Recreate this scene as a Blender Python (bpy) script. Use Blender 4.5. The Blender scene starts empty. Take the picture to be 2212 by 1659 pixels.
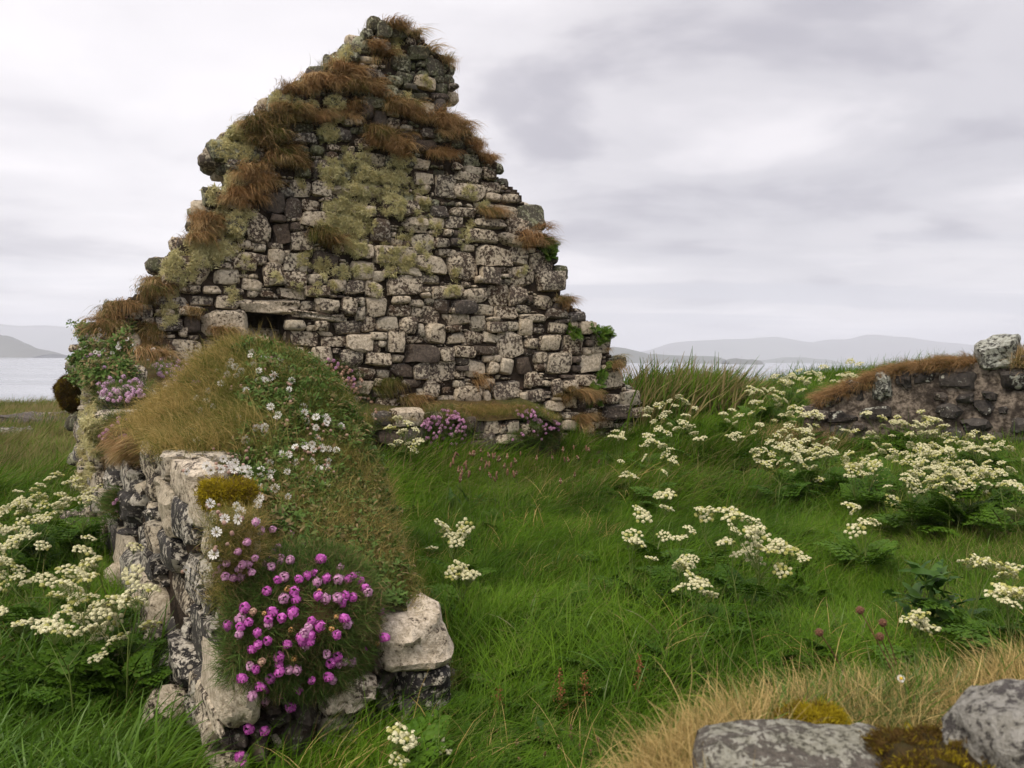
import bpy, math, random
import numpy as np
from mathutils import Vector, Matrix

SC = bpy.context.scene
COL = SC.collection
USE_HAZE = True
rng = np.random.default_rng(7)
random.seed(7)

# ------------------------------------------------------------------ camera
F = 1843.0                      # focal length in units of a 2212-wide picture
EYE = np.array([0.0, 0.0, 1.5])
PITCH = math.atan(55 / F)
ROLL = math.radians(0.5)
cam_d = bpy.data.cameras.new('camera')
cam_d.sensor_width = 36.0
cam_d.lens = 36.0 * F / 2212
cam_d.clip_start = 0.05
cam_d.clip_end = 30000
cam_d.dof.use_dof = True
cam_d.dof.focus_distance = 6.5
cam_d.dof.aperture_fstop = 8.0
cam = bpy.data.objects.new('camera', cam_d)
COL.objects.link(cam)
CM = Matrix.Translation(Vector(EYE)) @ Matrix.Rotation(math.pi / 2 - PITCH, 4, 'X') @ Matrix.Rotation(ROLL, 4, 'Z')
cam.matrix_world = CM
SC.camera = cam
CR = np.array(CM.to_3x3())

# ------------------------------------------------------------------ world, sun, exposure
SKY_OFF = (12.6, 5.5, 1.3)
SUN_EL, SUN_AZ = math.radians(52), math.radians(215)     # high, behind the camera and to the left
world = bpy.data.worlds.new('World')
SC.world = world
world.use_nodes = True
W = world.node_tree
W.nodes.clear()


def N(nt, typ, inp=None, **props):
    n = nt.nodes.new(typ)
    for k, v in props.items():
        setattr(n, k, v)
    for k, v in (inp or {}).items():
        s = n.inputs[k]
        if isinstance(v, bpy.types.NodeSocket):
            nt.links.new(v, s)
        else:
            s.default_value = v
    return n


def MATH(nt, op, a, b=None, clamp=False):
    n = nt.nodes.new('ShaderNodeMath')
    n.operation = op
    n.use_clamp = clamp
    for i, v in enumerate((a, b)):
        if v is None:
            continue
        if isinstance(v, bpy.types.NodeSocket):
            nt.links.new(v, n.inputs[i])
        else:
            n.inputs[i].default_value = v
    return n.outputs[0]


def MAPR(nt, v, a, b, c=0.0, d=1.0, smooth=True):
    n = nt.nodes.new('ShaderNodeMapRange')
    n.interpolation_type = 'SMOOTHSTEP' if smooth else 'LINEAR'
    nt.links.new(v, n.inputs['Value'])
    for k, x in (('From Min', a), ('From Max', b), ('To Min', c), ('To Max', d)):
        if isinstance(x, bpy.types.NodeSocket):
            nt.links.new(x, n.inputs[k])
        else:
            n.inputs[k].default_value = x
    return n.outputs['Result']


def MIX(nt, f, a, b, blend='MIX'):
    n = nt.nodes.new('ShaderNodeMix')
    n.data_type = 'RGBA'
    n.blend_type = blend
    for s, v in ((n.inputs[0], f), (n.inputs[6], a), (n.inputs[7], b)):
        if isinstance(v, bpy.types.NodeSocket):
            nt.links.new(v, s)
        else:
            s.default_value = v if not isinstance(v, tuple) or len(v) == 4 else (*v, 1.0)
    return n.outputs[2]


def build_world():
    nt = W
    sky = N(nt, 'ShaderNodeTexSky', sky_type='NISHITA', sun_disc=False, sun_elevation=SUN_EL, sun_rotation=SUN_AZ,
            air_density=1.0, dust_density=2.0)
    skyc = N(nt, 'ShaderNodeMix', {0: 1.0, 6: sky.outputs[0], 7: (0.10, 0.10, 0.10, 1)}, data_type='RGBA', blend_type='MULTIPLY').outputs[2]
    geo = N(nt, 'ShaderNodeTexCoord')
    sep = N(nt, 'ShaderNodeSeparateXYZ', {0: geo.outputs['Generated']})
    z = MATH(nt, 'MAXIMUM', sep.outputs[2], 0.0)
    k = MATH(nt, 'ADD', z, 0.13)
    cx = MATH(nt, 'DIVIDE', sep.outputs[0], k)
    cy = MATH(nt, 'DIVIDE', sep.outputs[1], k)
    pl = N(nt, 'ShaderNodeCombineXYZ', {0: cx, 1: cy, 2: 0.0}).outputs[0]
    big = N(nt, 'ShaderNodeTexNoise', {'Vector': pl, 'Scale': 0.62, 'Detail': 3.0, 'Roughness': 0.5, 'Distortion': 0.4})
    mid = N(nt, 'ShaderNodeTexNoise', {'Vector': N(nt, 'ShaderNodeVectorMath', {0: pl, 1: (SKY_OFF[0], SKY_OFF[1], 1.0)}, operation='ADD').outputs[0],
                                       'Scale': 1.25, 'Detail': 5.0, 'Roughness': 0.5, 'Distortion': 0.25})
    # long flat layers of cloud low down
    k2 = MATH(nt, 'ADD', z, 0.035)
    st = N(nt, 'ShaderNodeCombineXYZ', {0: MATH(nt, 'MULTIPLY', MATH(nt, 'DIVIDE', sep.outputs[0], k2), 0.22), 1: MATH(nt, 'DIVIDE', sep.outputs[1], k2), 2: SKY_OFF[2]}).outputs[0]
    low = N(nt, 'ShaderNodeTexNoise', {'Vector': st, 'Scale': 0.55, 'Detail': 4.0, 'Roughness': 0.5})
    b = MAPR(nt, big.outputs[0], 0.36, 0.66)
    base = MIX(nt, b, (0.57, 0.55, 0.585), (0.71, 0.68, 0.705))
    m = MAPR(nt, mid.outputs[0], 0.47, 0.70)
    base = MIX(nt, MATH(nt, 'MULTIPLY', m, 0.85), base, (0.86, 0.82, 0.84))
    dk = MAPR(nt, mid.outputs[0], 0.47, 0.33)
    base = MIX(nt, MATH(nt, 'MULTIPLY', dk, 0.9), base, (0.45, 0.43, 0.475))
    lowm = MATH(nt, 'MULTIPLY', MAPR(nt, low.outputs[0], 0.47, 0.60), MAPR(nt, z, 0.19, 0.10))
    lowm = MATH(nt, 'MULTIPLY', lowm, MAPR(nt, z, 0.015, 0.05))
    base = MIX(nt, MATH(nt, 'MULTIPLY', lowm, 0.8), base, (0.54, 0.53, 0.58))
    # broad brightening where thin cloud lets more light through, high up ahead on the left
    d = np.array(CR @ np.array([(430 - 1106) / F, (829.5 - 130) / F, -1.0]))
    d /= np.linalg.norm(d)
    dot = N(nt, 'ShaderNodeVectorMath', {0: geo.outputs['Generated'], 1: tuple(d)}, operation='DOT_PRODUCT').outputs['Value']
    glow = MAPR(nt, MATH(nt, 'ADD', dot, MATH(nt, 'MULTIPLY', MATH(nt, 'SUBTRACT', mid.outputs[0], 0.5), 0.16)), 0.89, 1.02)
    base = MIX(nt, MATH(nt, 'MULTIPLY', glow, 0.70), base, (1.0, 0.96, 0.975))
    # pale, bluish towards the horizon
    base = MIX(nt, MATH(nt, 'MULTIPLY', MAPR(nt, z, 0.14, 0.0), 0.40), base, (0.80, 0.80, 0.86))
    # an overcast sky is brighter overhead than low down
    up = MAPR(nt, z, 0.40, 1.0, 0.80, 1.55)
    base = MIX(nt, 1.0, base, N(nt, 'ShaderNodeCombineXYZ', {0: up, 1: up, 2: up}).outputs[0], 'MULTIPLY')
    fin = MIX(nt, 0.93, skyc, base)
    bg = N(nt, 'ShaderNodeBackground', {'Color': fin, 'Strength': 1.0})
    out = N(nt, 'ShaderNodeOutputWorld', {'Surface': bg.outputs[0]})


build_world()
sun_d = bpy.data.lights.new('sun', 'SUN')
sun_d.energy = 1.5
sun_d.angle = math.radians(25)
sun_d.color = (1.0, 0.90, 0.74)
sun = bpy.data.objects.new('sun', sun_d)
COL.objects.link(sun)
sdir = Vector((math.sin(SUN_AZ) * math.cos(SUN_EL), math.cos(SUN_AZ) * math.cos(SUN_EL), math.sin(SUN_EL)))
sun.rotation_euler = sdir.to_track_quat('Z', 'Y').to_euler()
vs = SC.view_settings
SC.display_settings.display_device = 'sRGB'
vs.view_transform = 'Standard'
vs.look = 'None'
vs.exposure = 0.60
vs.gamma = 1.0
vs.use_curve_mapping = False
SC.render.engine = 'CYCLES'
cy = SC.cycles
cy.use_denoising = True
cy.max_bounces = 6
cy.diffuse_bounces = 3
cy.glossy_bounces = 2
cy.transmission_bounces = 3
cy.volume_bounces = 2
cy.caustics_reflective = False
cy.caustics_refractive = False
cy.sample_clamp_indirect = 4.0


# ------------------------------------------------------------------ helpers
def ray(px, py):
    d = CR @ np.array([(px - 1106) / F, (829.5 - py) / F, -1.0])
    return d


def at_depth(px, py, y):
    """the point on the ray of a picture point whose distance ahead is y metres"""
    d = ray(px, py)
    return EYE + d * (y / d[1])


def tps_fit(P, v, lam=1e-3):
    P = np.asarray(P, float)
    v = np.asarray(v, float)
    n = len(P)
    r2 = ((P[:, None] - P[None]) ** 2).sum(-1)
    K = 0.5 * r2 * np.log(r2 + 1e-9) + lam * np.eye(n)
    Q = np.c_[np.ones(n), P]
    A = np.zeros((n + 3, n + 3))
    A[:n, :n] = K
    A[:n, n:] = Q
    A[n:, :n] = Q.T
    w = np.linalg.solve(A, np.r_[v, 0, 0, 0])

    def ev(X):
        X = np.atleast_2d(np.asarray(X, float))
        r2 = ((X[:, None] - P[None]) ** 2).sum(-1)
        return 0.5 * (r2 * np.log(r2 + 1e-9)) @ w[:n] + w[n] + X @ w[n + 1:]
    return ev


_nz = np.random.default_rng(99)
_FR = [(_nz.normal(size=(3,)), _nz.uniform(0, 6.28)) for _ in range(24)]


def fbm(P, scale=1.0, octv=3, seed=0):
    """cheap smooth pseudo-noise, roughly -1..1"""
    P = np.asarray(P, float)
    if P.shape[-1] == 2:
        P = np.c_[P, np.zeros(len(P))]
    out = np.zeros(len(P))
    amp, s = 1.0, scale
    for o in range(octv):
        for j in range(4):
            k, ph = _FR[(o * 5 + j * 3 + seed * 7) % 24]
            out += amp * np.sin(P @ (k * s) + ph + seed * 1.7) / 3
        amp *= 0.5
        s *= 2.07
    return out


def mesh(name, verts, faces, mat=None, smooth=True, attrs=None, midx=None):
    """faces: list of arrays, each (n,3) or (n,4)"""
    me = bpy.data.meshes.new(name)
    verts = np.asarray(verts, np.float32)
    fl = [np.asarray(f, np.int32) for f in faces if len(f)]
    nl = sum(f.size for f in fl)
    npoly = sum(len(f) for f in fl)
    me.vertices.add(len(verts))
    me.vertices.foreach_set('co', verts.ravel())
    me.loops.add(nl)
    me.loops.foreach_set('vertex_index', np.concatenate([f.ravel() for f in fl]))
    me.polygons.add(npoly)
    tot = np.concatenate([np.full(len(f), f.shape[1], np.int32) for f in fl])
    me.polygons.foreach_set('loop_start', np.r_[0, np.cumsum(tot)[:-1]].astype(np.int32))
    me.polygons.foreach_set('use_smooth', np.full(npoly, smooth))
    for m in (mat if isinstance(mat, (list, tuple)) else [mat]):
        if m:
            me.materials.append(m)
    if midx is not None:
        me.polygons.foreach_set('material_index', np.asarray(midx, np.int32))
    for k, v in (attrs or {}).items():
        a = me.attributes.new(k, 'FLOAT', 'POINT')
        a.data.foreach_set('value', np.asarray(v, np.float32))
    me.update(calc_edges=True)
    return me


class Bag:
    """gathers geometry for one mesh"""
    def __init__(s):
        s.v, s.f3, s.f4, s.m3, s.m4, s.h, s.n = [], [], [], [], [], [], 0

    def add(s, v, f, mi=0, h=None):
        v = np.asarray(v, float)
        f = np.asarray(f, int)
        if f.size:
            (s.f3 if f.shape[1] == 3 else s.f4).append(f + s.n)
            (s.m3 if f.shape[1] == 3 else s.m4).append(np.full(len(f), mi))
        s.v.append(v)
        s.h.append(np.zeros(len(v)) if h is None else np.broadcast_to(np.asarray(h, float), (len(v),)))
        s.n += len(v)

    def mesh(s, name, mat, smooth=True):
        f = s.f3 + s.f4
        return mesh(name, np.concatenate(s.v), f, mat, smooth, {'h': np.concatenate(s.h)}, np.concatenate(s.m3 + s.m4))


def link(name, me, parent=None, loc=None):
    o = bpy.data.objects.new(name, me)
    COL.objects.link(o)
    if loc is not None:
        o.location = loc
    if parent is not None:
        o.parent = parent
    return o


def empty(name, loc, label, cat, group=None):
    o = bpy.data.objects.new(name, None)
    o.empty_display_size = 0.1
    COL.objects.link(o)
    o.location = loc
    tag(o, label, cat, group)
    return o


def tag(o, label=None, cat=None, group=None, kind=None):
    for k, v in (('label', label), ('category', cat), ('group', group), ('kind', kind)):
        if v:
            o[k] = v
    return o


def rotm(ax, ang):
    return np.array(Matrix.Rotation(ang, 3, Vector(ax)))


def tube(pts, r0, r1, sides=4):
    pts = np.asarray(pts, float)
    n = len(pts)
    t = np.gradient(pts, axis=0)
    t /= np.linalg.norm(t, axis=1)[:, None] + 1e-9
    ref = np.array([0.31, 0.87, 0.12])
    a = np.cross(t, ref)
    a /= np.linalg.norm(a, axis=1)[:, None] + 1e-9
    b = np.cross(t, a)
    r = np.linspace(r0, r1, n)
    an = np.arange(sides) * 2 * math.pi / sides
    v = pts[:, None] + r[:, None, None] * (np.cos(an)[None, :, None] * a[:, None] + np.sin(an)[None, :, None] * b[:, None])
    v = v.reshape(-1, 3)
    i = np.arange(n - 1)[:, None] * sides
    j = np.arange(sides)[None]
    f = np.stack([i + j, i + (j + 1) % sides, i + sides + (j + 1) % sides, i + sides + j], -1).reshape(-1, 4)
    return v, f


def bez(a, b, c, n=6):
    t = np.linspace(0, 1, n)[:, None]
    return (1 - t) ** 2 * np.asarray(a) + 2 * t * (1 - t) * np.asarray(b) + t * t * np.asarray(c)


# ------------------------------------------------------------------ blades
def blades(n, r, L, width, grav, tilt, lean=0.0, spread=0.05, segs=4, base=None, az=None):
    """n ribbon blades.  L=(min,max); grav bends them down; tilt=(min,max) start angle from vertical; lean pushes towards +x"""
    base = np.c_[r.normal(size=(n, 2)) * spread, np.zeros(n)] if base is None else base
    az = r.uniform(0, 2 * math.pi, n) if az is None else az
    ti = r.uniform(*tilt, n)
    d = np.c_[np.sin(ti) * np.cos(az) + lean * r.uniform(0.5, 1.3, n), np.sin(ti) * np.sin(az), np.cos(ti)]
    d /= np.linalg.norm(d, axis=1)[:, None]
    ln = r.uniform(*L, n)
    g = grav * r.uniform(0.5, 1.5, n)
    tw = r.uniform(0, 2 * math.pi, n)
    side = np.c_[np.cos(tw), np.sin(tw), np.zeros(n)]
    w = width * r.uniform(0.7, 1.3, n)
    p = base.copy()
    vs_, hs = [], []
    for k in range(segs + 1):
        t = k / segs
        s_ = side - d * (side * d).sum(1)[:, None]
        s_ /= np.linalg.norm(s_, axis=1)[:, None] + 1e-6
        wk = w * (1 - t ** 1.8 * 0.88) * 0.5
        vs_.append(np.stack([p - s_ * wk[:, None], p + s_ * wk[:, None]], 1))
        hs.append(np.full((n, 2), t))
        p = p + d * (ln / segs)[:, None]
        d = d + np.c_[np.full(n, lean * 0.25) * (g > 0), np.zeros(n), -g * 1.0 / segs * 2]
        d /= np.linalg.norm(d, axis=1)[:, None]
    V = np.stack(vs_, 1).reshape(-1, 3)
    H = np.stack(hs, 1).reshape(-1)
    b0 = (np.arange(n) * (segs + 1) * 2)[:, None] + (np.arange(segs) * 2)[None]
    b0 = b0.ravel()
    Fq = np.stack([b0, b0 + 1, b0 + 3, b0 + 2], -1)
    return V, Fq, H


# ------------------------------------------------------------------ scattering
_src = {}


def source_collection(name, meshes):
    c = bpy.data.collections.new(name)
    for i, me in enumerate(meshes):
        c.objects.link(bpy.data.objects.new('%s_%02d' % (name, i), me))
    return c


def scatter(name, P, rot, scale, idx, coll, tint, label=None, kind='stuff', parent=None):
    me = bpy.data.meshes.new(name)
    n = len(P)
    me.vertices.add(n)
    me.vertices.foreach_set('co', np.asarray(P, np.float32).ravel())
    a = me.attributes.new('rot', 'FLOAT_VECTOR', 'POINT')
    a.data.foreach_set('vector', np.asarray(rot, np.float32).ravel())
    for k, v in (('scl', scale), ('tint', tint)):
        a = me.attributes.new(k, 'FLOAT', 'POINT')
        a.data.foreach_set('value', np.asarray(v, np.float32))
    a = me.attributes.new('idx', 'INT', 'POINT')
    a.data.foreach_set('value', np.asarray(idx, np.int32))
    o = link(name, me, parent)
    ng = bpy.data.node_groups.new('scatter_' + name, 'GeometryNodeTree')
    ng.interface.new_socket('Geometry', in_out='INPUT', socket_type='NodeSocketGeometry')
    ng.interface.new_socket('Geometry', in_out='OUTPUT', socket_type='NodeSocketGeometry')
    gi = ng.nodes.new('NodeGroupInput')
    go = ng.nodes.new('NodeGroupOutput')
    ci = ng.nodes.new('GeometryNodeCollectionInfo')
    ci.inputs['Collection'].default_value = coll
    ci.inputs['Separate Children'].default_value = True
    ci.inputs['Reset Children'].default_value = True
    ip = ng.nodes.new('GeometryNodeInstanceOnPoints')
    ip.inputs['Pick Instance'].default_value = True

    def attr(nm, ty):
        x = ng.nodes.new('GeometryNodeInputNamedAttribute')
        x.data_type = ty
        x.inputs['Name'].default_value = nm
        return x.outputs['Attribute']
    L = ng.links.new
    L(gi.outputs[0], ip.inputs['Points'])
    L(ci.outputs[0], ip.inputs['Instance'])
    L(attr('idx', 'INT'), ip.inputs['Instance Index'])
    e2r = ng.nodes.new('FunctionNodeEulerToRotation')
    L(attr('rot', 'FLOAT_VECTOR'), e2r.inputs[0])
    L(e2r.outputs[0], ip.inputs['Rotation'])
    L(attr('scl', 'FLOAT'), ip.inputs['Scale'])
    L(ip.outputs[0], go.inputs[0])
    md = o.modifiers.new('scatter', 'NODES')
    md.node_group = ng
    tag(o, label, None, None, kind)
    return o


def aim_euler(nrm, yaw):
    """euler for z axis along nrm with a spin, vectorised through mathutils"""
    out = np.zeros((len(nrm), 3))
    for i, (n_, y) in enumerate(zip(nrm, yaw)):
        q = Vector(n_).to_track_quat('Z', 'Y')
        out[i] = (q.to_matrix() @ Matrix.Rotation(y, 3, 'Z')).to_euler()
    return out
# ------------------------------------------------------------------ materials
def new_mat(name):
    m = bpy.data.materials.new(name)
    m.use_nodes = True
    m.node_tree.nodes.clear()
    return m, m.node_tree


def stone_mat(name, dark, brown, lich, amount=0.5, rough=0.85, dots=0.3, green=0.0, scale=1.0, wet=0.0, spec=0.15, oi=True):
    m, nt = new_mat(name)
    geo = N(nt, 'ShaderNodeNewGeometry')
    obi = N(nt, 'ShaderNodeObjectInfo')
    r0 = MATH(nt, 'FRACT', MATH(nt, 'ADD', obi.outputs['Random'], geo.outputs['Random Per Island']))
    r1 = MATH(nt, 'FRACT', MATH(nt, 'MULTIPLY', r0, 7.31))
    r2 = MATH(nt, 'FRACT', MATH(nt, 'MULTIPLY', r0, 23.7))
    off = N(nt, 'ShaderNodeCombineXYZ', {0: MATH(nt, 'MULTIPLY', r0, 40.0), 1: MATH(nt, 'MULTIPLY', r1, 40.0), 2: 0.0})
    p = N(nt, 'ShaderNodeVectorMath', {0: geo.outputs['Position'], 1: off.outputs[0]}, operation='ADD').outputs[0]
    nA = N(nt, 'ShaderNodeTexNoise', {'Vector': p, 'Scale': 9.0 * scale, 'Detail': 4.0, 'Roughness': 0.6, 'Distortion': 0.5}).outputs[0]
    nB = N(nt, 'ShaderNodeTexNoise', {'Vector': p, 'Scale': 34.0 * scale, 'Detail': 5.0, 'Roughness': 0.68}).outputs[0]
    nC = N(nt, 'ShaderNodeTexNoise', {'Vector': p, 'Scale': 120.0 * scale, 'Detail': 3.0, 'Roughness': 0.6}).outputs[0]
    vo = N(nt, 'ShaderNodeTexVoronoi', {'Vector': p, 'Scale': 15.0 * scale, 'Randomness': 1.0}, feature='F1')
    base = MIX(nt, MAPR(nt, nB, 0.35, 0.65), dark, brown)
    base = MIX(nt, MATH(nt, 'MULTIPLY', r2, 0.55), base, MIX(nt, nB, (0.05, 0.045, 0.042), (0.22, 0.20, 0.18)))
    # crust lichen: blotches with frayed, speckled rims
    s = MATH(nt, 'ADD', MATH(nt, 'MULTIPLY', nA, 0.42), MATH(nt, 'MULTIPLY', nB, 0.58))
    s = MATH(nt, 'ADD', s, MATH(nt, 'MULTIPLY', MATH(nt, 'SUBTRACT', nC, 0.5), 0.24))
    s = MATH(nt, 'ADD', s, MATH(nt, 'MULTIPLY', MATH(nt, 'SUBTRACT', r1, 0.5), 0.13))
    th = 0.5 + (0.5 - amount) * 0.28
    mask = MAPR(nt, s, th - 0.018, th + 0.018)
    spot = MAPR(nt, MATH(nt, 'ADD', vo.outputs['Distance'], MATH(nt, 'MULTIPLY', MATH(nt, 'SUBTRACT', nB, 0.5), 0.35)), 0.23, 0.19)
    vr = N(nt, 'ShaderNodeSeparateColor', {0: vo.outputs['Color']})
    spot = MATH(nt, 'MULTIPLY', spot, MATH(nt, 'LESS_THAN', vr.outputs[0], dots))
    mask = MATH(nt, 'MAXIMUM', mask, spot)
    # cracks of bare rock inside the crust
    crack = MAPR(nt, nC, 0.60, 0.68)
    mask = MATH(nt, 'MULTIPLY', mask, MATH(nt, 'SUBTRACT', 1.0, MATH(nt, 'MULTIPLY', crack, 0.55)))
    l2 = tuple(c * k for c, k in zip(lich, (0.62, 0.60, 0.56)))
    lc = MIX(nt, MAPR(nt, nB, 0.40, 0.62), l2, lich)
    lc = MIX(nt, MATH(nt, 'MULTIPLY', MAPR(nt, r2, 0.6, 1.0), 0.3), lc, (0.36, 0.36, 0.30))
    col = MIX(nt, mask, base, lc)
    if green:
        gm = MATH(nt, 'MULTIPLY', MAPR(nt, nA, 0.48, 0.62), green)
        col = MIX(nt, gm, col, MIX(nt, nB, (0.10, 0.115, 0.05), (0.20, 0.21, 0.10)))
    hgt = MATH(nt, 'ADD', MATH(nt, 'MULTIPLY', nB, 0.7), MATH(nt, 'MULTIPLY', nC, 0.35))
    hgt = MATH(nt, 'ADD', hgt, MATH(nt, 'MULTIPLY', mask, 0.35))
    bmp = N(nt, 'ShaderNodeBump', {'Strength': 0.9, 'Distance': 0.025, 'Height': hgt})
    b = N(nt, 'ShaderNodeBsdfPrincipled', {'Base Color': col, 'Roughness': rough, 'Normal': bmp.outputs[0], 'Specular IOR Level': spec})
    N(nt, 'ShaderNodeOutputMaterial', {'Surface': b.outputs[0]})
    return m


def soil_mat(name, a, b_, c=None, scale=8.0, bump=0.05):
    m, nt = new_mat(name)
    geo = N(nt, 'ShaderNodeNewGeometry')
    n1 = N(nt, 'ShaderNodeTexNoise', {'Vector': geo.outputs['Position'], 'Scale': scale, 'Detail': 6.0, 'Roughness': 0.65})
    n2 = N(nt, 'ShaderNodeTexNoise', {'Vector': geo.outputs['Position'], 'Scale': scale * 6, 'Detail': 4.0, 'Roughness': 0.65})
    n3 = N(nt, 'ShaderNodeTexNoise', {'Vector': geo.outputs['Position'], 'Scale': scale * 0.17, 'Detail': 4.0, 'Roughness': 0.6})
    col = MIX(nt, MAPR(nt, n1.outputs[0], 0.35, 0.65), a, b_)
    if c:
        col = MIX(nt, MAPR(nt, n3.outputs[0], 0.46, 0.62), col, c)
    h = MATH(nt, 'ADD', n1.outputs[0], MATH(nt, 'MULTIPLY', n2.outputs[0], 0.4))
    bp = N(nt, 'ShaderNodeBump', {'Strength': 1.0, 'Distance': bump, 'Height': h})
    b = N(nt, 'ShaderNodeBsdfPrincipled', {'Base Color': col, 'Roughness': 0.95, 'Normal': bp.outputs[0], 'Specular IOR Level': 0.1})
    N(nt, 'ShaderNodeOutputMaterial', {'Surface': b.outputs[0]})
    return m


def blade_mat(name, g1, g2, d1, d2, rough=0.6, transl=0.3, noise=0.5, spec=0.12, tipmix=0.25, root=None):
    """g1..g2 range of the living blade, d1..d2 of the dry one; 'tint' of the instance chooses between them"""
    m, nt = new_mat(name)
    geo = N(nt, 'ShaderNodeNewGeometry')
    obi = N(nt, 'ShaderNodeObjectInfo')
    tint = N(nt, 'ShaderNodeAttribute', attribute_name='tint', attribute_type='INSTANCER').outputs['Fac']
    h = N(nt, 'ShaderNodeAttribute', attribute_name='h').outputs['Fac']
    isl = geo.outputs['Random Per Island']
    n1 = N(nt, 'ShaderNodeTexNoise', {'Vector': geo.outputs['Position'], 'Scale': 1.3, 'Detail': 4.0, 'Roughness': 0.6}).outputs[0]
    r = MATH(nt, 'FRACT', MATH(nt, 'ADD', isl, obi.outputs['Random']))
    r2 = MATH(nt, 'FRACT', MATH(nt, 'MULTIPLY', r, 13.7))
    gm = MATH(nt, 'ADD', MATH(nt, 'MULTIPLY', r, 0.55), MATH(nt, 'MULTIPLY', MAPR(nt, n1, 0.35, 0.65), noise))
    g = MIX(nt, gm, g1, g2)
    d = MIX(nt, r2, d1, d2)
    # some blades are dry whatever their tuft
    t = MATH(nt, 'ADD', tint, MATH(nt, 'MULTIPLY', MATH(nt, 'SUBTRACT', r2, 0.5), 0.9))
    t = MATH(nt, 'ADD', t, MATH(nt, 'MULTIPLY', h, tipmix))
    f = MAPR(nt, t, 0.3, 0.75)
    col = MIX(nt, f, g, d)
    pr = N(nt, 'ShaderNodeBsdfPrincipled', {'Base Color': col, 'Roughness': rough, 'Specular IOR Level': spec})
    tr = N(nt, 'ShaderNodeBsdfTranslucent', {'Color': col})
    mx = N(nt, 'ShaderNodeMixShader', {0: transl, 1: pr.outputs[0], 2: tr.outputs[0]})
    N(nt, 'ShaderNodeOutputMaterial', {'Surface': mx.outputs[0]})
    return m


def plain_mat(name, c1, c2, rough=0.6, transl=0.0, spec=0.3, bump=0.0, scale=30.0):
    m, nt = new_mat(name)
    geo = N(nt, 'ShaderNodeNewGeometry')
    obi = N(nt, 'ShaderNodeObjectInfo')
    n1 = N(nt, 'ShaderNodeTexNoise', {'Vector': geo.outputs['Position'], 'Scale': scale, 'Detail': 4.0, 'Roughness': 0.6}).outputs[0]
    r = MATH(nt, 'FRACT', MATH(nt, 'ADD', MATH(nt, 'ADD', geo.outputs['Random Per Island'], obi.outputs['Random']), n1))
    col = MIX(nt, r, c1, c2)
    inp = {'Base Color': col, 'Roughness': rough, 'Specular IOR Level': spec}
    if bump:
        inp['Normal'] = N(nt, 'ShaderNodeBump', {'Strength': 0.8, 'Distance': bump, 'Height': n1}).outputs[0]
    pr = N(nt, 'ShaderNodeBsdfPrincipled', inp)
    sh = pr.outputs[0]
    if transl:
        tr = N(nt, 'ShaderNodeBsdfTranslucent', {'Color': col})
        sh = N(nt, 'ShaderNodeMixShader', {0: transl, 1: sh, 2: tr.outputs[0]}).outputs[0]
    N(nt, 'ShaderNodeOutputMaterial', {'Surface': sh})
    return m


PALE = (0.70, 0.595, 0.455)
M_STONE = stone_mat('lichened_stone', (0.058, 0.038, 0.026), (0.185, 0.125, 0.084), PALE, 0.62, dots=0.4)
M_STONE_TOP = stone_mat('weathered_stone', (0.055, 0.050, 0.034), (0.155, 0.140, 0.085), (0.46, 0.45, 0.33), 0.42, dots=0.25, green=0.55)
M_STONE_DARK = stone_mat('dark_stone', (0.045, 0.037, 0.032), (0.14, 0.108, 0.085), (0.48, 0.43, 0.36), 0.34, dots=0.2)
M_STONE_BROWN = stone_mat('brown_stone', (0.07, 0.05, 0.037), (0.15, 0.11, 0.08), (0.42, 0.37, 0.30), 0.2, dots=0.1)
M_STONE_PALE = stone_mat('pale_stone', (0.10, 0.076, 0.056), (0.24, 0.19, 0.14), (0.72, 0.62, 0.485), 0.80, dots=0.3)
M_STONE_BLACK = stone_mat('black_lichened_stone', (0.008, 0.008, 0.010), (0.04, 0.034, 0.030), (0.62, 0.57, 0.48), 0.44, dots=0.45, scale=0.9, rough=0.6)
M_STONE_END = stone_mat('crusted_stone', (0.045, 0.036, 0.028), (0.15, 0.115, 0.08), (0.68, 0.59, 0.455), 0.66, dots=0.4, scale=1.3)
M_ROCK_FORE = stone_mat('foreground_rock', (0.09, 0.078, 0.060), (0.27, 0.23, 0.18), (0.46, 0.44, 0.37), 0.70, dots=0.4, scale=2.0, green=0.2)
M_ROCK_GREY = stone_mat('grey_rock', (0.06, 0.055, 0.056), (0.16, 0.14, 0.135), (0.36, 0.34, 0.31), 0.45, dots=0.3, scale=1.8)
M_RIGHT = stone_mat('spotted_stone', (0.014, 0.013, 0.013), (0.06, 0.05, 0.043), (0.55, 0.55, 0.48), 0.13, dots=0.18, scale=0.55)
M_RIGHT_PALE = stone_mat('grey_crusted_stone', (0.05, 0.05, 0.045), (0.14, 0.14, 0.12), (0.46, 0.47, 0.41), 0.62, dots=0.5, scale=0.8)
M_CORE = soil_mat('wall_earth', (0.030, 0.022, 0.016), (0.075, 0.055, 0.040), None, 10, 0.04)
M_MORTAR = soil_mat('gritty_mortar', (0.085, 0.066, 0.052), (0.40, 0.33, 0.265), (0.06, 0.048, 0.040), 22, 0.035)
M_TURF = soil_mat('turf_soil', (0.05, 0.055, 0.02), (0.10, 0.085, 0.03), (0.10, 0.07, 0.03), 6, 0.04)
M_GROUND = soil_mat('meadow_soil', (0.022, 0.040, 0.006), (0.045, 0.065, 0.012), (0.05, 0.045, 0.018), 3, 0.05)
M_GRASS = blade_mat('meadow_grass', (0.024, 0.072, 0.003), (0.132, 0.250, 0.012), (0.17, 0.14, 0.045), (0.30, 0.235, 0.105), rough=0.6, transl=0.3, tipmix=0.10)
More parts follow.
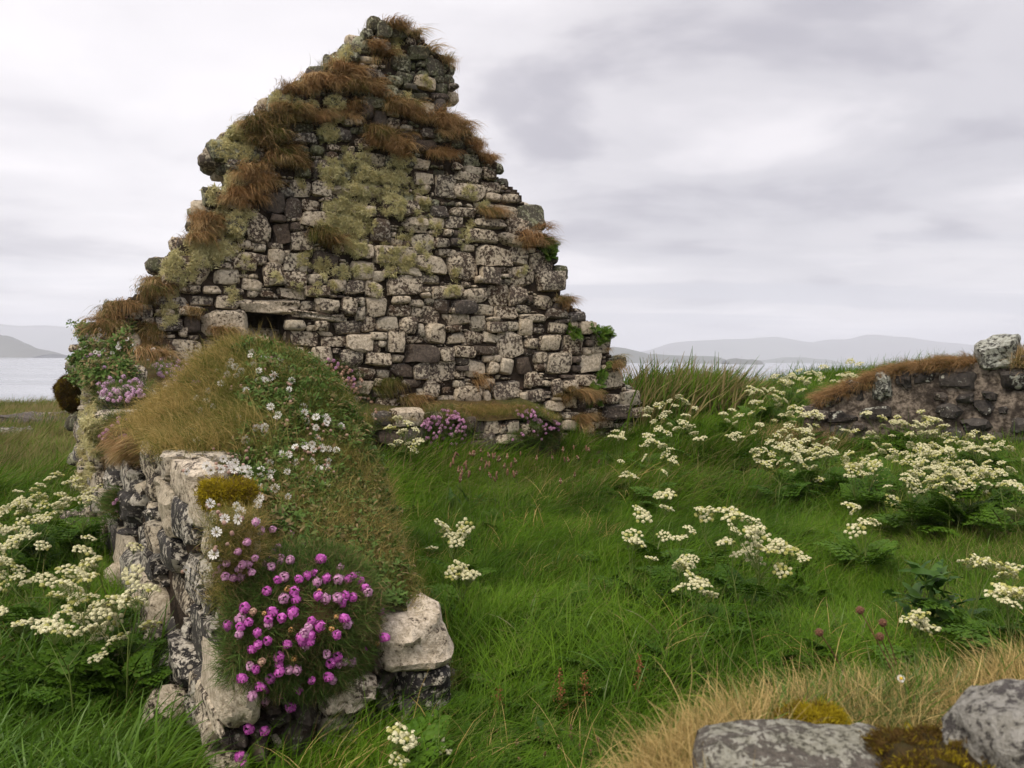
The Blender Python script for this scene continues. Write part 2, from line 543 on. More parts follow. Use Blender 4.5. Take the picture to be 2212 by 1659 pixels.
M_LUSH = blade_mat('lush_grass', (0.060, 0.145, 0.010), (0.150, 0.275, 0.030), (0.14, 0.16, 0.05), (0.2, 0.2, 0.08), rough=0.38, transl=0.35, spec=0.35, tipmix=0.0)
M_DRY = blade_mat('dry_grass', (0.08, 0.105, 0.018), (0.20, 0.20, 0.05), (0.34, 0.21, 0.085), (0.66, 0.47, 0.25), rough=0.6, transl=0.35, tipmix=0.15)
M_BROWN = blade_mat('brown_grass', (0.10, 0.09, 0.025), (0.20, 0.15, 0.05), (0.26, 0.140, 0.055), (0.50, 0.310, 0.145), rough=0.6, transl=0.3, tipmix=0.15)
M_GOLD = blade_mat('golden_grass', (0.09, 0.125, 0.018), (0.20, 0.205, 0.045), (0.34, 0.24, 0.065), (0.56, 0.42, 0.165), rough=0.6, transl=0.38, tipmix=0.2)
M_STRAW = blade_mat('straw_grass', (0.06, 0.10, 0.02), (0.13, 0.17, 0.04), (0.34, 0.235, 0.080), (0.60, 0.45, 0.19), rough=0.55, transl=0.25, tipmix=0.2)
M_LICHEN = blade_mat('beard_lichen', (0.50, 0.47, 0.22), (0.78, 0.73, 0.44), (0.54, 0.46, 0.18), (0.70, 0.62, 0.34), rough=0.8, transl=0.35, tipmix=0.0, spec=0.1)
M_LEAF = blade_mat('herb_leaf', (0.032, 0.085, 0.006), (0.095, 0.185, 0.016), (0.13, 0.17, 0.035), (0.20, 0.22, 0.05), rough=0.5, transl=0.25, tipmix=0.0)
M_CAMP = blade_mat('campion_leaf', (0.055, 0.115, 0.020), (0.14, 0.22, 0.050), (0.17, 0.15, 0.05), (0.28, 0.20, 0.10), rough=0.55, transl=0.2, tipmix=0.1)
M_DOCK = plain_mat('dock_leaf', (0.028, 0.075, 0.010), (0.075, 0.150, 0.022), 0.5, 0.25, 0.2, scale=6)
M_STEM = plain_mat('green_stem', (0.10, 0.15, 0.03), (0.16, 0.20, 0.05), 0.5)
M_STALK = plain_mat('thrift_stalk', (0.13, 0.15, 0.04), (0.22, 0.20, 0.07), 0.6)
M_UMBEL = plain_mat('umbel_floret', (0.60, 0.57, 0.30), (0.80, 0.76, 0.52), 0.7, 0.15)
M_UMBEL_G = plain_mat('umbel_bud', (0.36, 0.36, 0.07), (0.58, 0.56, 0.22), 0.7, 0.15)
M_THRIFT = plain_mat('thrift_magenta', (0.46, 0.06, 0.38), (0.80, 0.22, 0.68), 0.7, 0.25)
M_THRIFT_P = plain_mat('thrift_pink', (0.52, 0.22, 0.42), (0.75, 0.44, 0.62), 0.7, 0.25)
M_THRIFT_L = plain_mat('thrift_lilac', (0.48, 0.26, 0.44), (0.70, 0.48, 0.62), 0.7, 0.25)
M_THRIFT_D = plain_mat('thrift_faded', (0.42, 0.24, 0.17), (0.60, 0.40, 0.30), 0.7, 0.2)
M_BUD = plain_mat('orange_bud', (0.45, 0.22, 0.07), (0.58, 0.36, 0.15), 0.7)
M_CAMPF = plain_mat('campion_petal', (0.72, 0.70, 0.64), (0.86, 0.84, 0.78), 0.6, 0.25)
M_CALYX = plain_mat('campion_calyx', (0.34, 0.20, 0.16), (0.50, 0.34, 0.26), 0.6, 0.2)
M_EYE = plain_mat('flower_eye', (0.10, 0.11, 0.03), (0.16, 0.14, 0.05), 0.7)
M_RUST = plain_mat('sorrel_seed', (0.19, 0.07, 0.028), (0.32, 0.13, 0.05), 0.7)
M_SEED = plain_mat('seed_head_brown', (0.10, 0.045, 0.025), (0.20, 0.095, 0.05), 0.8, bump=0.004, scale=160)
M_PLANT = plain_mat('plantain_head', (0.10, 0.05, 0.03), (0.24, 0.13, 0.075), 0.8, bump=0.004, scale=200)
M_ANTHER = plain_mat('plantain_anther', (0.45, 0.36, 0.22), (0.60, 0.50, 0.34), 0.8)
M_YELLOW = plain_mat('daisy_eye', (0.65, 0.42, 0.03), (0.75, 0.5, 0.05), 0.7)
M_MOSS = soil_mat('yellow_moss', (0.13, 0.095, 0.006), (0.36, 0.27, 0.012), (0.13, 0.06, 0.012), 35, 0.02)
M_MOSSD = soil_mat('brown_moss', (0.03, 0.02, 0.01), (0.075, 0.05, 0.02), (0.06, 0.06, 0.015), 25, 0.02)
M_MOSSB = blade_mat('moss_shoots', (0.20, 0.155, 0.010), (0.46, 0.36, 0.02), (0.050, 0.030, 0.010), (0.13, 0.078, 0.024), rough=0.8, transl=0.2, tipmix=0.0, spec=0.05)
M_HILL = soil_mat('far_hill', (0.06, 0.075, 0.05), (0.10, 0.11, 0.075), (0.07, 0.06, 0.05), 0.004, 1.0)


def sea_mat():
    m, nt = new_mat('sea_water')
    geo = N(nt, 'ShaderNodeNewGeometry')
    mp = N(nt, 'ShaderNodeMapping', {0: geo.outputs['Position'], 'Scale': (0.25, 1.0, 1.0)})
    n1 = N(nt, 'ShaderNodeTexNoise', {'Vector': mp.outputs[0], 'Scale': 0.5, 'Detail': 5.0, 'Roughness': 0.6})
    n2 = N(nt, 'ShaderNodeTexNoise', {'Vector': mp.outputs[0], 'Scale': 0.02, 'Detail': 3.0})
    bp = N(nt, 'ShaderNodeBump', {'Strength': 0.12, 'Distance': 0.2, 'Height': n1.outputs[0]})
    rg = MAPR(nt, n2.outputs[0], 0.4, 0.6, 0.12, 0.3)
    b = N(nt, 'ShaderNodeBsdfPrincipled', {'Base Color': (0.30, 0.32, 0.35, 1), 'Roughness': rg, 'Normal': bp.outputs[0], 'IOR': 1.33})
    N(nt, 'ShaderNodeOutputMaterial', {'Surface': b.outputs[0]})
    return m


M_SEA = sea_mat()
# ------------------------------------------------------------------ ground
GP = [(0, 2, -.05), (0, 3.3, 0), (.5, 5, .08), (0, 7, .20), (.3, 9, .27), (-.6, 8.6, .26), (1.2, 10.5, .46), (2.2, 12, .66), (2.5, 14, .62), (3.4, 14, .64),
      (4.5, 14, .86), (5.65, 14, 1.18), (7, 13.5, 1.3), (6, 12, 1.15), (4.5, 10, .85), (3, 8.8, .58), (4, 7.3, .52), (5, 6, .62), (2, 6, .22),
      (2, 4, .15), (3.5, 4, .42), (1, 3, .05), (4, 2, .5), (2.5, 9.5, .58), (1.6, 8, .34),
      (-4.3, 8, 0), (-2.8, 5, -.03), (-1.5, 3, -.1), (-1.6, 2, -.15), (-4, 4, -.12), (-6, 8, 0), (-10, 12, .05), (-8, 20, .12), (-14, 20, .05),
      (-25, 20, 0), (-2, 14, .3), (0, 15, .6), (-20, 5, -.2), (-10, 0, -.2), (0, -5, 0), (10, 0, .6), (12, 8, 1.2), (12, 14, 1.3),
      (0, -15, 0), (20, -10, .6), (-20, -10, -.2), (-60, 0, -.2), (60, 0, .8), (60, 20, 1.2), (-60, 20, 0), (0, -60, 0)]
_g = tps_fit([p[:2] for p in GP], [p[2] for p in GP], 0.02)


def coast(x):
    return np.interp(x, [-60, -6, 0, 4, 60], [22.5, 22.5, 16.5, 15.2, 15.2]) + 0.6 * np.sin(x * 0.7)


def ground(x, y):
    x = np.atleast_1d(np.asarray(x, float))
    y = np.atleast_1d(np.asarray(y, float))
    z = np.zeros(len(x))
    for i in range(0, len(x), 20000):
        z[i:i + 20000] = _g(np.c_[x[i:i + 20000], y[i:i + 20000]])
    z = z + 0.045 * fbm(np.c_[x, y], 1.1, 3, 1)
    d = np.maximum(0, y - coast(x))
    return z - np.minimum(0.10 * d ** 1.6, 1.0 * d) - np.clip((d - 6) * 0.2, 0, None)


def gz(x, y):
    return float(ground([x], [y])[0])


def ray_ground(px, py, h=0.0, far=24.0, lo=1.5):
    """where the ray of a picture point comes within h of the ground"""
    d = ray(px, py)
    d = d / d[1]
    ys = np.arange(lo, far, 0.04)
    P = EYE + d[None] * ys[:, None]
    g = ground(P[:, 0], P[:, 1]) + h
    k = np.where(P[:, 2] <= g)[0]
    return P[k[0]] if len(k) else None


def axis(lo, hi, fine_lo, fine_hi, fine, coarse):
    return np.unique(np.r_[np.arange(lo, fine_lo, coarse), np.arange(fine_lo, fine_hi, fine), np.arange(fine_hi, hi + coarse, coarse)])


gx = axis(-80, 80, -14, 13, 0.22, 3.0)
gy = axis(-60, 34, 0, 26, 0.22, 3.0)
X, Y = np.meshgrid(gx, gy)
Z = ground(X.ravel(), Y.ravel())
Z = np.maximum(Z, -8.0)
nx, ny = len(gx), len(gy)
i = (np.arange(ny - 1)[:, None] * nx + np.arange(nx - 1)[None]).ravel()
gf = np.stack([i, i + 1, i + nx + 1, i + nx], -1)
o = link('ground', mesh('ground', np.c_[X.ravel(), Y.ravel(), Z], [gf], M_GROUND))
tag(o, 'rough green meadow round the ruin, falling away to the sea', kind='structure')

SEA_Z = -5.0
o = link('sea', mesh('sea', [(-6000, -400, SEA_Z), (6000, -400, SEA_Z), (6000, 6400, SEA_Z), (-6000, 6400, SEA_Z)], [np.array([[0, 1, 2, 3]])], M_SEA))
tag(o, 'calm pale grey sea beyond the ruin', kind='structure')


# ------------------------------------------------------------------ far land: ridges standing in the sea
def range_of_hills(name, label, Y0, prof, depth, seed):
    """prof: (px, py) skyline in picture units at distance Y0; the ridge has a front and a back slope"""
    pts = np.array([at_depth(px, py, Y0) for px, py in prof])
    nxs = 90
    xs = np.linspace(pts[0, 0], pts[-1, 0], nxs)
    top = np.interp(xs, pts[:, 0], pts[:, 2] - SEA_Z)
    ts = np.linspace(-1, 1, 25)
    Xg, T = np.meshgrid(xs, ts)
    prof_t = np.cos(np.clip(T, -1, 1) * math.pi / 2) ** 1.2
    P2 = np.c_[Xg.ravel(), (Y0 + T * depth).ravel()]
    nzv = 1 + 0.16 * fbm(P2 / depth, 3.0, 3, seed)
    peak = np.where(np.abs(T.ravel()) < 0.01, 1, nzv)
    Zg = np.tile(top, len(ts)) * prof_t.ravel() * peak
    Zg = np.where(np.abs(T.ravel()) > 0.98, -3.0, Zg) + SEA_Z
    i_ = (np.arange(len(ts) - 1)[:, None] * nxs + np.arange(nxs - 1)[None]).ravel()
    f = np.stack([i_, i_ + 1, i_ + nxs + 1, i_ + nxs], -1)
    o_ = link(name, mesh(name, np.c_[P2, Zg], [f], M_HILL))
    tag(o_, label, kind='structure')
    return o_


range_of_hills('mountains', 'faint blue mountain range across the sea', 4300,
               [(1180, 778), (1330, 768), (1400, 757), (1450, 742), (1520, 736), (1570, 733), (1640, 731), (1690, 734), (1725, 741), (1760, 744), (1800, 739), (1830, 739),
                (1875, 733), (1915, 736), (1955, 738), (2010, 741), (2060, 745), (2140, 752), (2240, 760), (2340, 768), (2500, 780)], 500, 1)
range_of_hills('mountains', 'long faint blue hill on the left horizon', 4500,
               [(-330, 764), (-200, 740), (-60, 712), (0, 708), (60, 706), (110, 706), (170, 708), (230, 716), (330, 735), (480, 768)], 500, 4)
range_of_hills('headland', 'grey headland sloping into the sea at the left edge', 1700,
               [(-260, 745), (-120, 730), (-40, 726), (15, 729), (50, 740), (72, 751), (100, 757), (118, 765)], 90, 2)
range_of_hills('headland', 'low grey headland beside the right foot of the gable', 1750,
               [(1255, 775), (1290, 755), (1325, 749), (1350, 752), (1400, 764), (1440, 768), (1500, 770), (1545, 770), (1566, 776)], 90, 3)
range_of_hills('island', 'small dark islet in the sea', 1500,
               [(1566, 778), (1580, 775), (1592, 774), (1604, 776), (1614, 777), (1625, 776), (1641, 779)], 30, 5)
range_of_hills('island', 'low flat island in front of the mountains', 2600,
               [(1640, 779), (1672, 775), (1690, 772), (1740, 772), (1760, 775), (1790, 777), (1805, 780)], 60, 6)

# the air: one closed box, the sky outside it
HZ = dict(x0=-5600, x1=5600, y0=-390, y1=6000, z0=-9.5, z1=135.0)


def build_haze():
    m, nt = new_mat('sea_haze')
    v = N(nt, 'ShaderNodeVolumePrincipled', {'Color': (0.93, 0.95, 1.0, 1), 'Density': 0.00036, 'Anisotropy': 0.2})
    N(nt, 'ShaderNodeOutputMaterial', {'Volume': v.outputs[0]})
    h = HZ
    v8 = [(x, y, z) for z in (h['z0'], h['z1']) for y in (h['y0'], h['y1']) for x in (h['x0'], h['x1'])]
    f = np.array([[0, 2, 3, 1], [4, 5, 7, 6], [0, 1, 5, 4], [2, 6, 7, 3], [0, 4, 6, 2], [1, 3, 7, 5]])
    tag(link('haze', mesh('haze', v8, [f], m, smooth=False)), 'thin sea haze over the whole coast', kind='stuff')


if USE_HAZE:
    build_haze()
# ------------------------------------------------------------------ walls: planes and stones
class Plane:
    def __init__(s, o, u):
        s.o = np.array([o[0], o[1], 0.0])
        s.u = np.array([u[0], u[1], 0.0]) / np.hypot(*u)
        s.n = np.array([s.u[1], -s.u[0], 0.0])          # right-hand side of u, turned to the viewer below
        if s.n @ (EYE * [1, 1, 0] - s.o) < 0:
            s.n = -s.n

    def px(s, px, py, off=0.0):
        d = ray(px, py)
        t = ((s.o + s.n * off - EYE) @ s.n) / (d @ s.n)
        p = EYE + d * t
        return np.array([(p - s.o) @ s.u, p[2]])

    def w(s, u, v, d=0.0):
        u = np.asarray(u, float)
        return s.o + np.multiply.outer(u, s.u) + np.multiply.outer(np.asarray(v, float), [0, 0, 1.0]) + np.multiply.outer(np.asarray(d, float), s.n)


AG = math.radians(26)
UG = (math.cos(AG), math.sin(AG))
CORNER = (-4.15, 8.13)
GABLE = Plane(CORNER, UG)
WL = np.array([0.522, -0.853])
NL = np.array([0.853, 0.522])             # across the side wall, inwards
LEFT = Plane(CORNER, WL)                   # outer face of the side wall, u runs towards the camera
if LEFT.n @ np.array([-NL[0], -NL[1], 0]) < 0:
    LEFT.n = -LEFT.n
S_END = 5.95
END = Plane(np.array(CORNER) + WL * S_END, NL)

# unit rounded boxes of three finenesses
_ub = {}


def unit_box(n):
    if n in _ub:
        return _ub[n]
    t = np.linspace(-1, 1, n + 1)
    t = np.sign(t) * np.abs(t) ** 0.8
    vid, V, Fq = {}, [], []

    def vi(p):
        k = tuple(np.round(p, 5))
        if k not in vid:
            vid[k] = len(V)
            V.append(p)
        return vid[k]
    for ax in range(3):
        for sg in (-1, 1):
            for a in range(n):
                for b in range(n):
                    q = []
                    for da, db in ((0, 0), (1, 0), (1, 1), (0, 1)):
                        p = np.zeros(3)
                        p[ax] = sg
                        p[(ax + 1) % 3] = t[a + da]
                        p[(ax + 2) % 3] = t[b + db]
                        q.append(vi(p))
                    Fq.append(q if sg > 0 else q[::-1])
    _ub[n] = (np.array(V), np.array(Fq))
    return _ub[n]


def stone_verts(r, hw, hh, hd, n=4, rnd=5.0, jit=0.14, rough=0.05):
    """a worn block of half sizes hw, hh, hd in the frame (u, v, depth)"""
    V, Fq = unit_box(n)
    k = rnd * r.uniform(0.7, 1.5)
    q = V / (np.abs(V) ** k).sum(1)[:, None] ** (1 / k)
    # each corner of the block drifts
    c = r.uniform(-jit, jit, (2, 2, 2, 3))
    a = (q + 1) / 2
    w8 = 0
    for i_ in (0, 1):
        for j_ in (0, 1):
            for l_ in (0, 1):
                wt = (a[:, 0] if i_ else 1 - a[:, 0]) * (a[:, 1] if j_ else 1 - a[:, 1]) * (a[:, 2] if l_ else 1 - a[:, 2])
                w8 = w8 + wt[:, None] * c[i_, j_, l_]
    q = q + w8 * np.array([1, 1, 0.8])
    # broken faces: cut back beyond a few random planes
    for _ in range(r.integers(3, 7)):
        d_ = r.normal(size=3) * np.array([1, 1, .8])
        d_ /= np.linalg.norm(d_)
        s_ = q @ d_
        lim = s_.max() * (r.uniform(.86, .96) if n >= 8 else r.uniform(.72, .93))
        q = q - np.maximum(0, s_ - lim)[:, None] * d_
    ph = r.uniform(0, 6.28, (5, 3))
    fr = r.normal(size=(5, 3, 3)) * 1.9
    for m_ in range(5):
        q = q + rough / (1 + 0.35 * m_) * np.sin(q @ fr[m_] * (1 + 0.55 * m_) + ph[m_])
    if n >= 6:
        q = q + 0.035 * np.c_[fbm(q + ph[0], 7, 3, 1), fbm(q + ph[1], 7, 3, 2), fbm(q + ph[2], 7, 3, 3)]
    return q * np.array([hw, hh, hd]), Fq


def to_world(pl, loc, V):
    return np.multiply.outer(V[:, 0], pl.u) + np.multiply.outer(V[:, 1], np.array([0, 0, 1.0])) + np.multiply.outer(V[:, 2], pl.n) + np.asarray(loc)


def lay_stones(wall, pl, items, r, fine=4, many=300, small_name='small_stone', origin=None):
    """items: dicts with u0,v0,u1,v1 and options; the biggest become parts, the rest one joined part"""
    items = sorted(items, key=lambda t: -((t['u1'] - t['u0']) * (t['v1'] - t['v0'])))
    bags = {}
    for k, t in enumerate(items):
        hw, hh = (t['u1'] - t['u0']) / 2, (t['v1'] - t['v0']) / 2
        hd = t.get('hd', max(0.09, min(0.22, 0.5 * (hw + hh) * 1.2)))
        proud = t.get('proud', r.uniform(-0.01, 0.075))
        c = pl.w((t['u0'] + t['u1']) / 2, (t['v0'] + t['v1']) / 2, proud - hd)
        V, Fq = stone_verts(r, hw * 1.07, hh * 1.07, hd, t.get('n', fine if k < many else 3), t.get('rnd', 6.0), t.get('jit', r.choice([0.10, 0.15, 0.22])), t.get('rough', 0.045))
        rot = t.get('rot', r.normal() * 0.065)
        if rot:
            cs, sn = math.cos(rot), math.sin(rot)
            V = np.c_[V[:, 0] * cs - V[:, 1] * sn, V[:, 0] * sn + V[:, 1] * cs, V[:, 2]]
        mat = t['mat']
        if k < many:
            W_ = to_world(pl, np.zeros(3), V)
            me_ = mesh('stone', W_, [Fq], mat)
            me_.set_sharp_from_angle(angle=0.5)
            o_ = link(t.get('name', 'stone'), me_, wall, Vector(c) - wall.location)
            if t.get('label'):
                o_['label'] = t['label']
        else:
            bags.setdefault(mat.name, (mat, Bag()))[1].add(to_world(pl, c - np.array(wall.location), V), Fq)
    for nm, (mat, b) in bags.items():
        o_ = link(small_name, b.mesh(small_name, mat), wall)
        o_['kind'] = 'stuff'


def poly_mask(poly, U, V_):
    poly = np.asarray(poly)
    ins = np.zeros(U.shape, bool)
    x0, y0 = poly[:, 0], poly[:, 1]
    x1, y1 = np.roll(x0, -1), np.roll(y0, -1)
    for a, b, c, d in zip(x0, y0, x1, y1):
        cr = ((b > V_) != (d > V_)) & (U < (c - a) * (V_ - b) / (d - b + 1e-12) + a)
        ins ^= cr
    return ins


def fill_stones(mask, u0, v0, res, r, sizes, aspect=(1.2, 2.4), tries=900, gap=1):
    """dart-throw boxes, large to small, into the free cells of mask (rows = v)"""
    free = mask.copy()
    H, Wd = free.shape
    out = []
    for sz in sizes:
        h = max(2, int(round(sz / res)))
        fails = 0
        for _ in range(tries):
            hh = max(2, int(h * r.uniform(0.8, 1.25)))
            ww = max(2, int(hh * r.uniform(*aspect)))
            if hh >= H or ww >= Wd:
                continue
            y, x = r.integers(0, H - hh), r.integers(0, Wd - ww)
            if free[y:y + hh, x:x + ww].all():
                # slide down and left so courses pack
                while y > 0 and free[y - 1, x:x + ww].all():
                    y -= 1
                while x > 0 and free[y:y + hh, x - 1].all():
                    x -= 1
                free[y:y + hh, x:x + ww] = False
                g = 0.35 * gap * res
                out.append((u0 + x * res + g, v0 + y * res + g, u0 + (x + ww) * res - g, v0 + (y + hh) * res - g))
    return out, free


def relief(pl, mask, u0, v0, res, depth, back, noise, mat, name, wall, seed=0):
    """a solid body whose front follows a depth map, from a cell mask; rows = v"""
    H, Wd = mask.shape
    used = np.zeros((H + 1, Wd + 1), bool)
    used[:-1, :-1] |= mask
    used[1:, :-1] |= mask
    used[:-1, 1:] |= mask
    used[1:, 1:] |= mask
    idx = -np.ones(used.shape, int)
    jj, ii = np.where(used)
    idx[jj, ii] = np.arange(len(jj))
    n = len(jj)
    U = u0 + ii * res
    V_ = v0 + jj * res
    dm = np.zeros(used.shape)
    dm[:-1, :-1] = depth
    dm[-1] = dm[-2]
    dm[:, -1] = dm[:, -2]
    D = dm[jj, ii] + noise * fbm(np.c_[U, V_], 5.0, 3, seed)
    jx = 0.25 * res * fbm(np.c_[U, V_], 9.0, 2, seed + 3)
    front = pl.w(U + jx, V_ + jx[::-1] * 0, D)
    bk = pl.w(U + jx, V_, np.full(n, back))
    a, b = np.where(mask)
    q = np.stack([idx[a, b], idx[a, b + 1], idx[a + 1, b + 1], idx[a + 1, b]], -1)
    Fs = [q, q[:, ::-1] + n]
    pad = np.pad(mask, 1)
    for (dy, dx), (p, s_) in {(-1, 0): ((0, 0), (0, 1)), (1, 0): ((1, 1), (1, 0)), (0, -1): ((1, 0), (0, 0)), (0, 1): ((0, 1), (1, 1))}.items():
        e = mask & ~pad[1 + dy:1 + dy + H, 1 + dx:1 + dx + Wd]
        a, b = np.where(e)
        i0, i1 = idx[a + p[0], b + p[1]], idx[a + s_[0], b + s_[1]]
        Fs.append(np.stack([i1, i0, i0 + n, i1 + n], -1))
    Vv = np.r_[front, bk] - np.array(wall.location)
    o_ = link(name, mesh(name, Vv, [np.concatenate(Fs)], mat), wall)
    return o_


# ---- zoom views in which the stones were measured: (x0, y0, scale) to 2212-wide picture units
K = 0.3797 * 2212 / 2560
R1 = (345.6, 0.0)
R2 = (129.6, 483.9)
R3 = (691.3, 432.0)
R5 = (345.6, 1114.7)
R4 = (0.0, 907.3)


def vp(R, x, y):
    return R[0] + K * x, R[1] + K * y


def box_on(pl, R, b, off=0.0):
    (xa, ya), (xb, yb) = vp(R, b[0], b[1]), vp(R, b[2], b[3])
    ym, xm = (ya + yb) / 2, (xa + xb) / 2
    uL, uR = pl.px(xa, ym, off)[0], pl.px(xb, ym, off)[0]
    vT, vB = pl.px(xm, ya, off)[1], pl.px(xm, yb, off)[1]
    return dict(u0=min(uL, uR), u1=max(uL, uR), v0=vB, v1=vT)


S1 = """1375 120 1460 205 t|1430 130 1520 250 t|1340 195 1400 260 t|1285 225 1400 330 t|1200 290 1320 400 t|1100 350 1210 460 t|960 460 1080 530 d|1040 430 1110 480 t
1500 170 1620 240 t|1640 300 1770 380 t|1530 330 1650 450 t|1400 250 1470 320 d|1470 270 1530 330 d|1755 380 1875 490 t|1660 400 1700 450 t|1700 400 1750 440 t
1580 440 1660 470 t|1645 475 1705 505 t|1705 465 1760 500 t|1815 490 1880 540 t|1690 500 1820 580 p|1565 480 1660 540 t|1490 500 1600 560 t|1340 460 1500 520 d
1820 540 1910 610 t|1800 605 1920 660 d|1910 550 1960 585 d|1605 555 1690 590 t|1460 560 1560 640 t|1560 600 1670 660 t|1670 600 1780 650 t|1690 660 1820 760 p|1820 650 1885 740 d
1545 650 1580 680 p|1320 640 1490 710 t|1325 690 1400 780 d|1420 710 1500 820 n|1730 770 1780 795 t|725 620 850 740 t|840 640 950 710 t|950 650 1050 710 t|1090 640 1220 710 t|1110 710 1220 790 t
1050 830 1170 930 t|800 850 870 930 t|860 880 1030 940 d|1170 840 1260 920 d|1600 860 1730 920 d|1730 840 1800 910 n|1675 920 1830 1000 n|350 920 640 1050 t|460 830 600 920 t|450 1050 540 1100 d
640 990 730 1080 n|920 950 1000 1030 t|1000 960 1080 1020 t|1110 945 1195 985 p|1250 960 1290 1000 p|1110 1000 1180 1050 p|1080 1020 1130 1060 p|1050 1060 1180 1180 p|1020 1050 1055 1170 d
1240 1010 1320 1080 n|1180 1010 1270 1190 t|1290 1090 1440 1190 t|900 1090 1000 1170 t|740 1040 820 1075 p|715 1080 760 1115 p|670 1115 740 1160 p|440 1130 580 1240 t|430 1085 570 1130 t
1690 1120 1815 1210 p|1820 1150 1960 1290 s|1950 1130 2110 1210 s|1935 1075 2000 1120 s|2010 1090 2120 1150 s|2140 1120 2212 1180 p|1960 1205 2145 1320 s|2135 1195 2250 1260 s|2150 1265 2260 1320 s
1730 1210 1790 1270 s|870 1180 1005 1285 s|1005 1190 1125 1285 s|1130 1210 1370 1280 s|790 1230 890 1300 d|680 1265 830 1395 n|835 1300 935 1430 n|290 1240 440 1345 t|1060 1295 1130 1325 s
1130 1300 1220 1325 d|945 1315 1060 1390 s|1075 1325 1200 1385 s|570 1390 740 1590 s|755 1475 855 1605 n|740 1415 830 1465 n|840 1430 940 1455 s|945 1395 1150 1480 s|860 1460 960 1520 s|450 1400 570 1540 t"""
S2 = """1525 50 1675 170 s|860 90 1125 240 s|1175 100 1280 160 s|1275 115 1360 175 s|1365 120 1470 165 s|675 220 1010 395 s|1120 180 1295 300 s|1265 195 1365 265 s|1015 245 1125 290 s|1130 160 1180 200 s
1370 170 1475 250 s|1475 200 1630 310 s|1005 295 1175 395 p|1345 255 1490 400 s|1490 320 1625 420 s|1195 360 1335 430 s|1640 330 1765 400 s|1620 405 1780 475 s|775 400 925 455 s|950 400 1065 460 s
1090 420 1215 465 s|1235 430 1310 480 s|1320 435 1440 480 s|1445 425 1625 495 s|630 470 840 540 d|855 478 1020 543 s|1030 475 1175 555 s|1180 482 1590 580 L|1595 505 1690 570 s|705 535 785 560 s
630 560 760 600 s|790 540 915 605 p|450 525 615 620 d|400 510 480 600 s|525 605 630 680 p|640 610 805 700 d|820 615 925 710 n|945 567 1230 745 B|785 680 845 745 s|1510 590 1930 632 s
1500 635 1630 698 s|1500 705 1695 795 s|1630 665 1690 703 s|1692 637 1775 703 s|605 750 790 880 s|742 760 945 905 s|950 765 1030 870 s|410 730 545 900 W|375 935 415 985 p|430 940 510 975 p
1490 812 1635 890 s|1275 740 1380 800 s"""
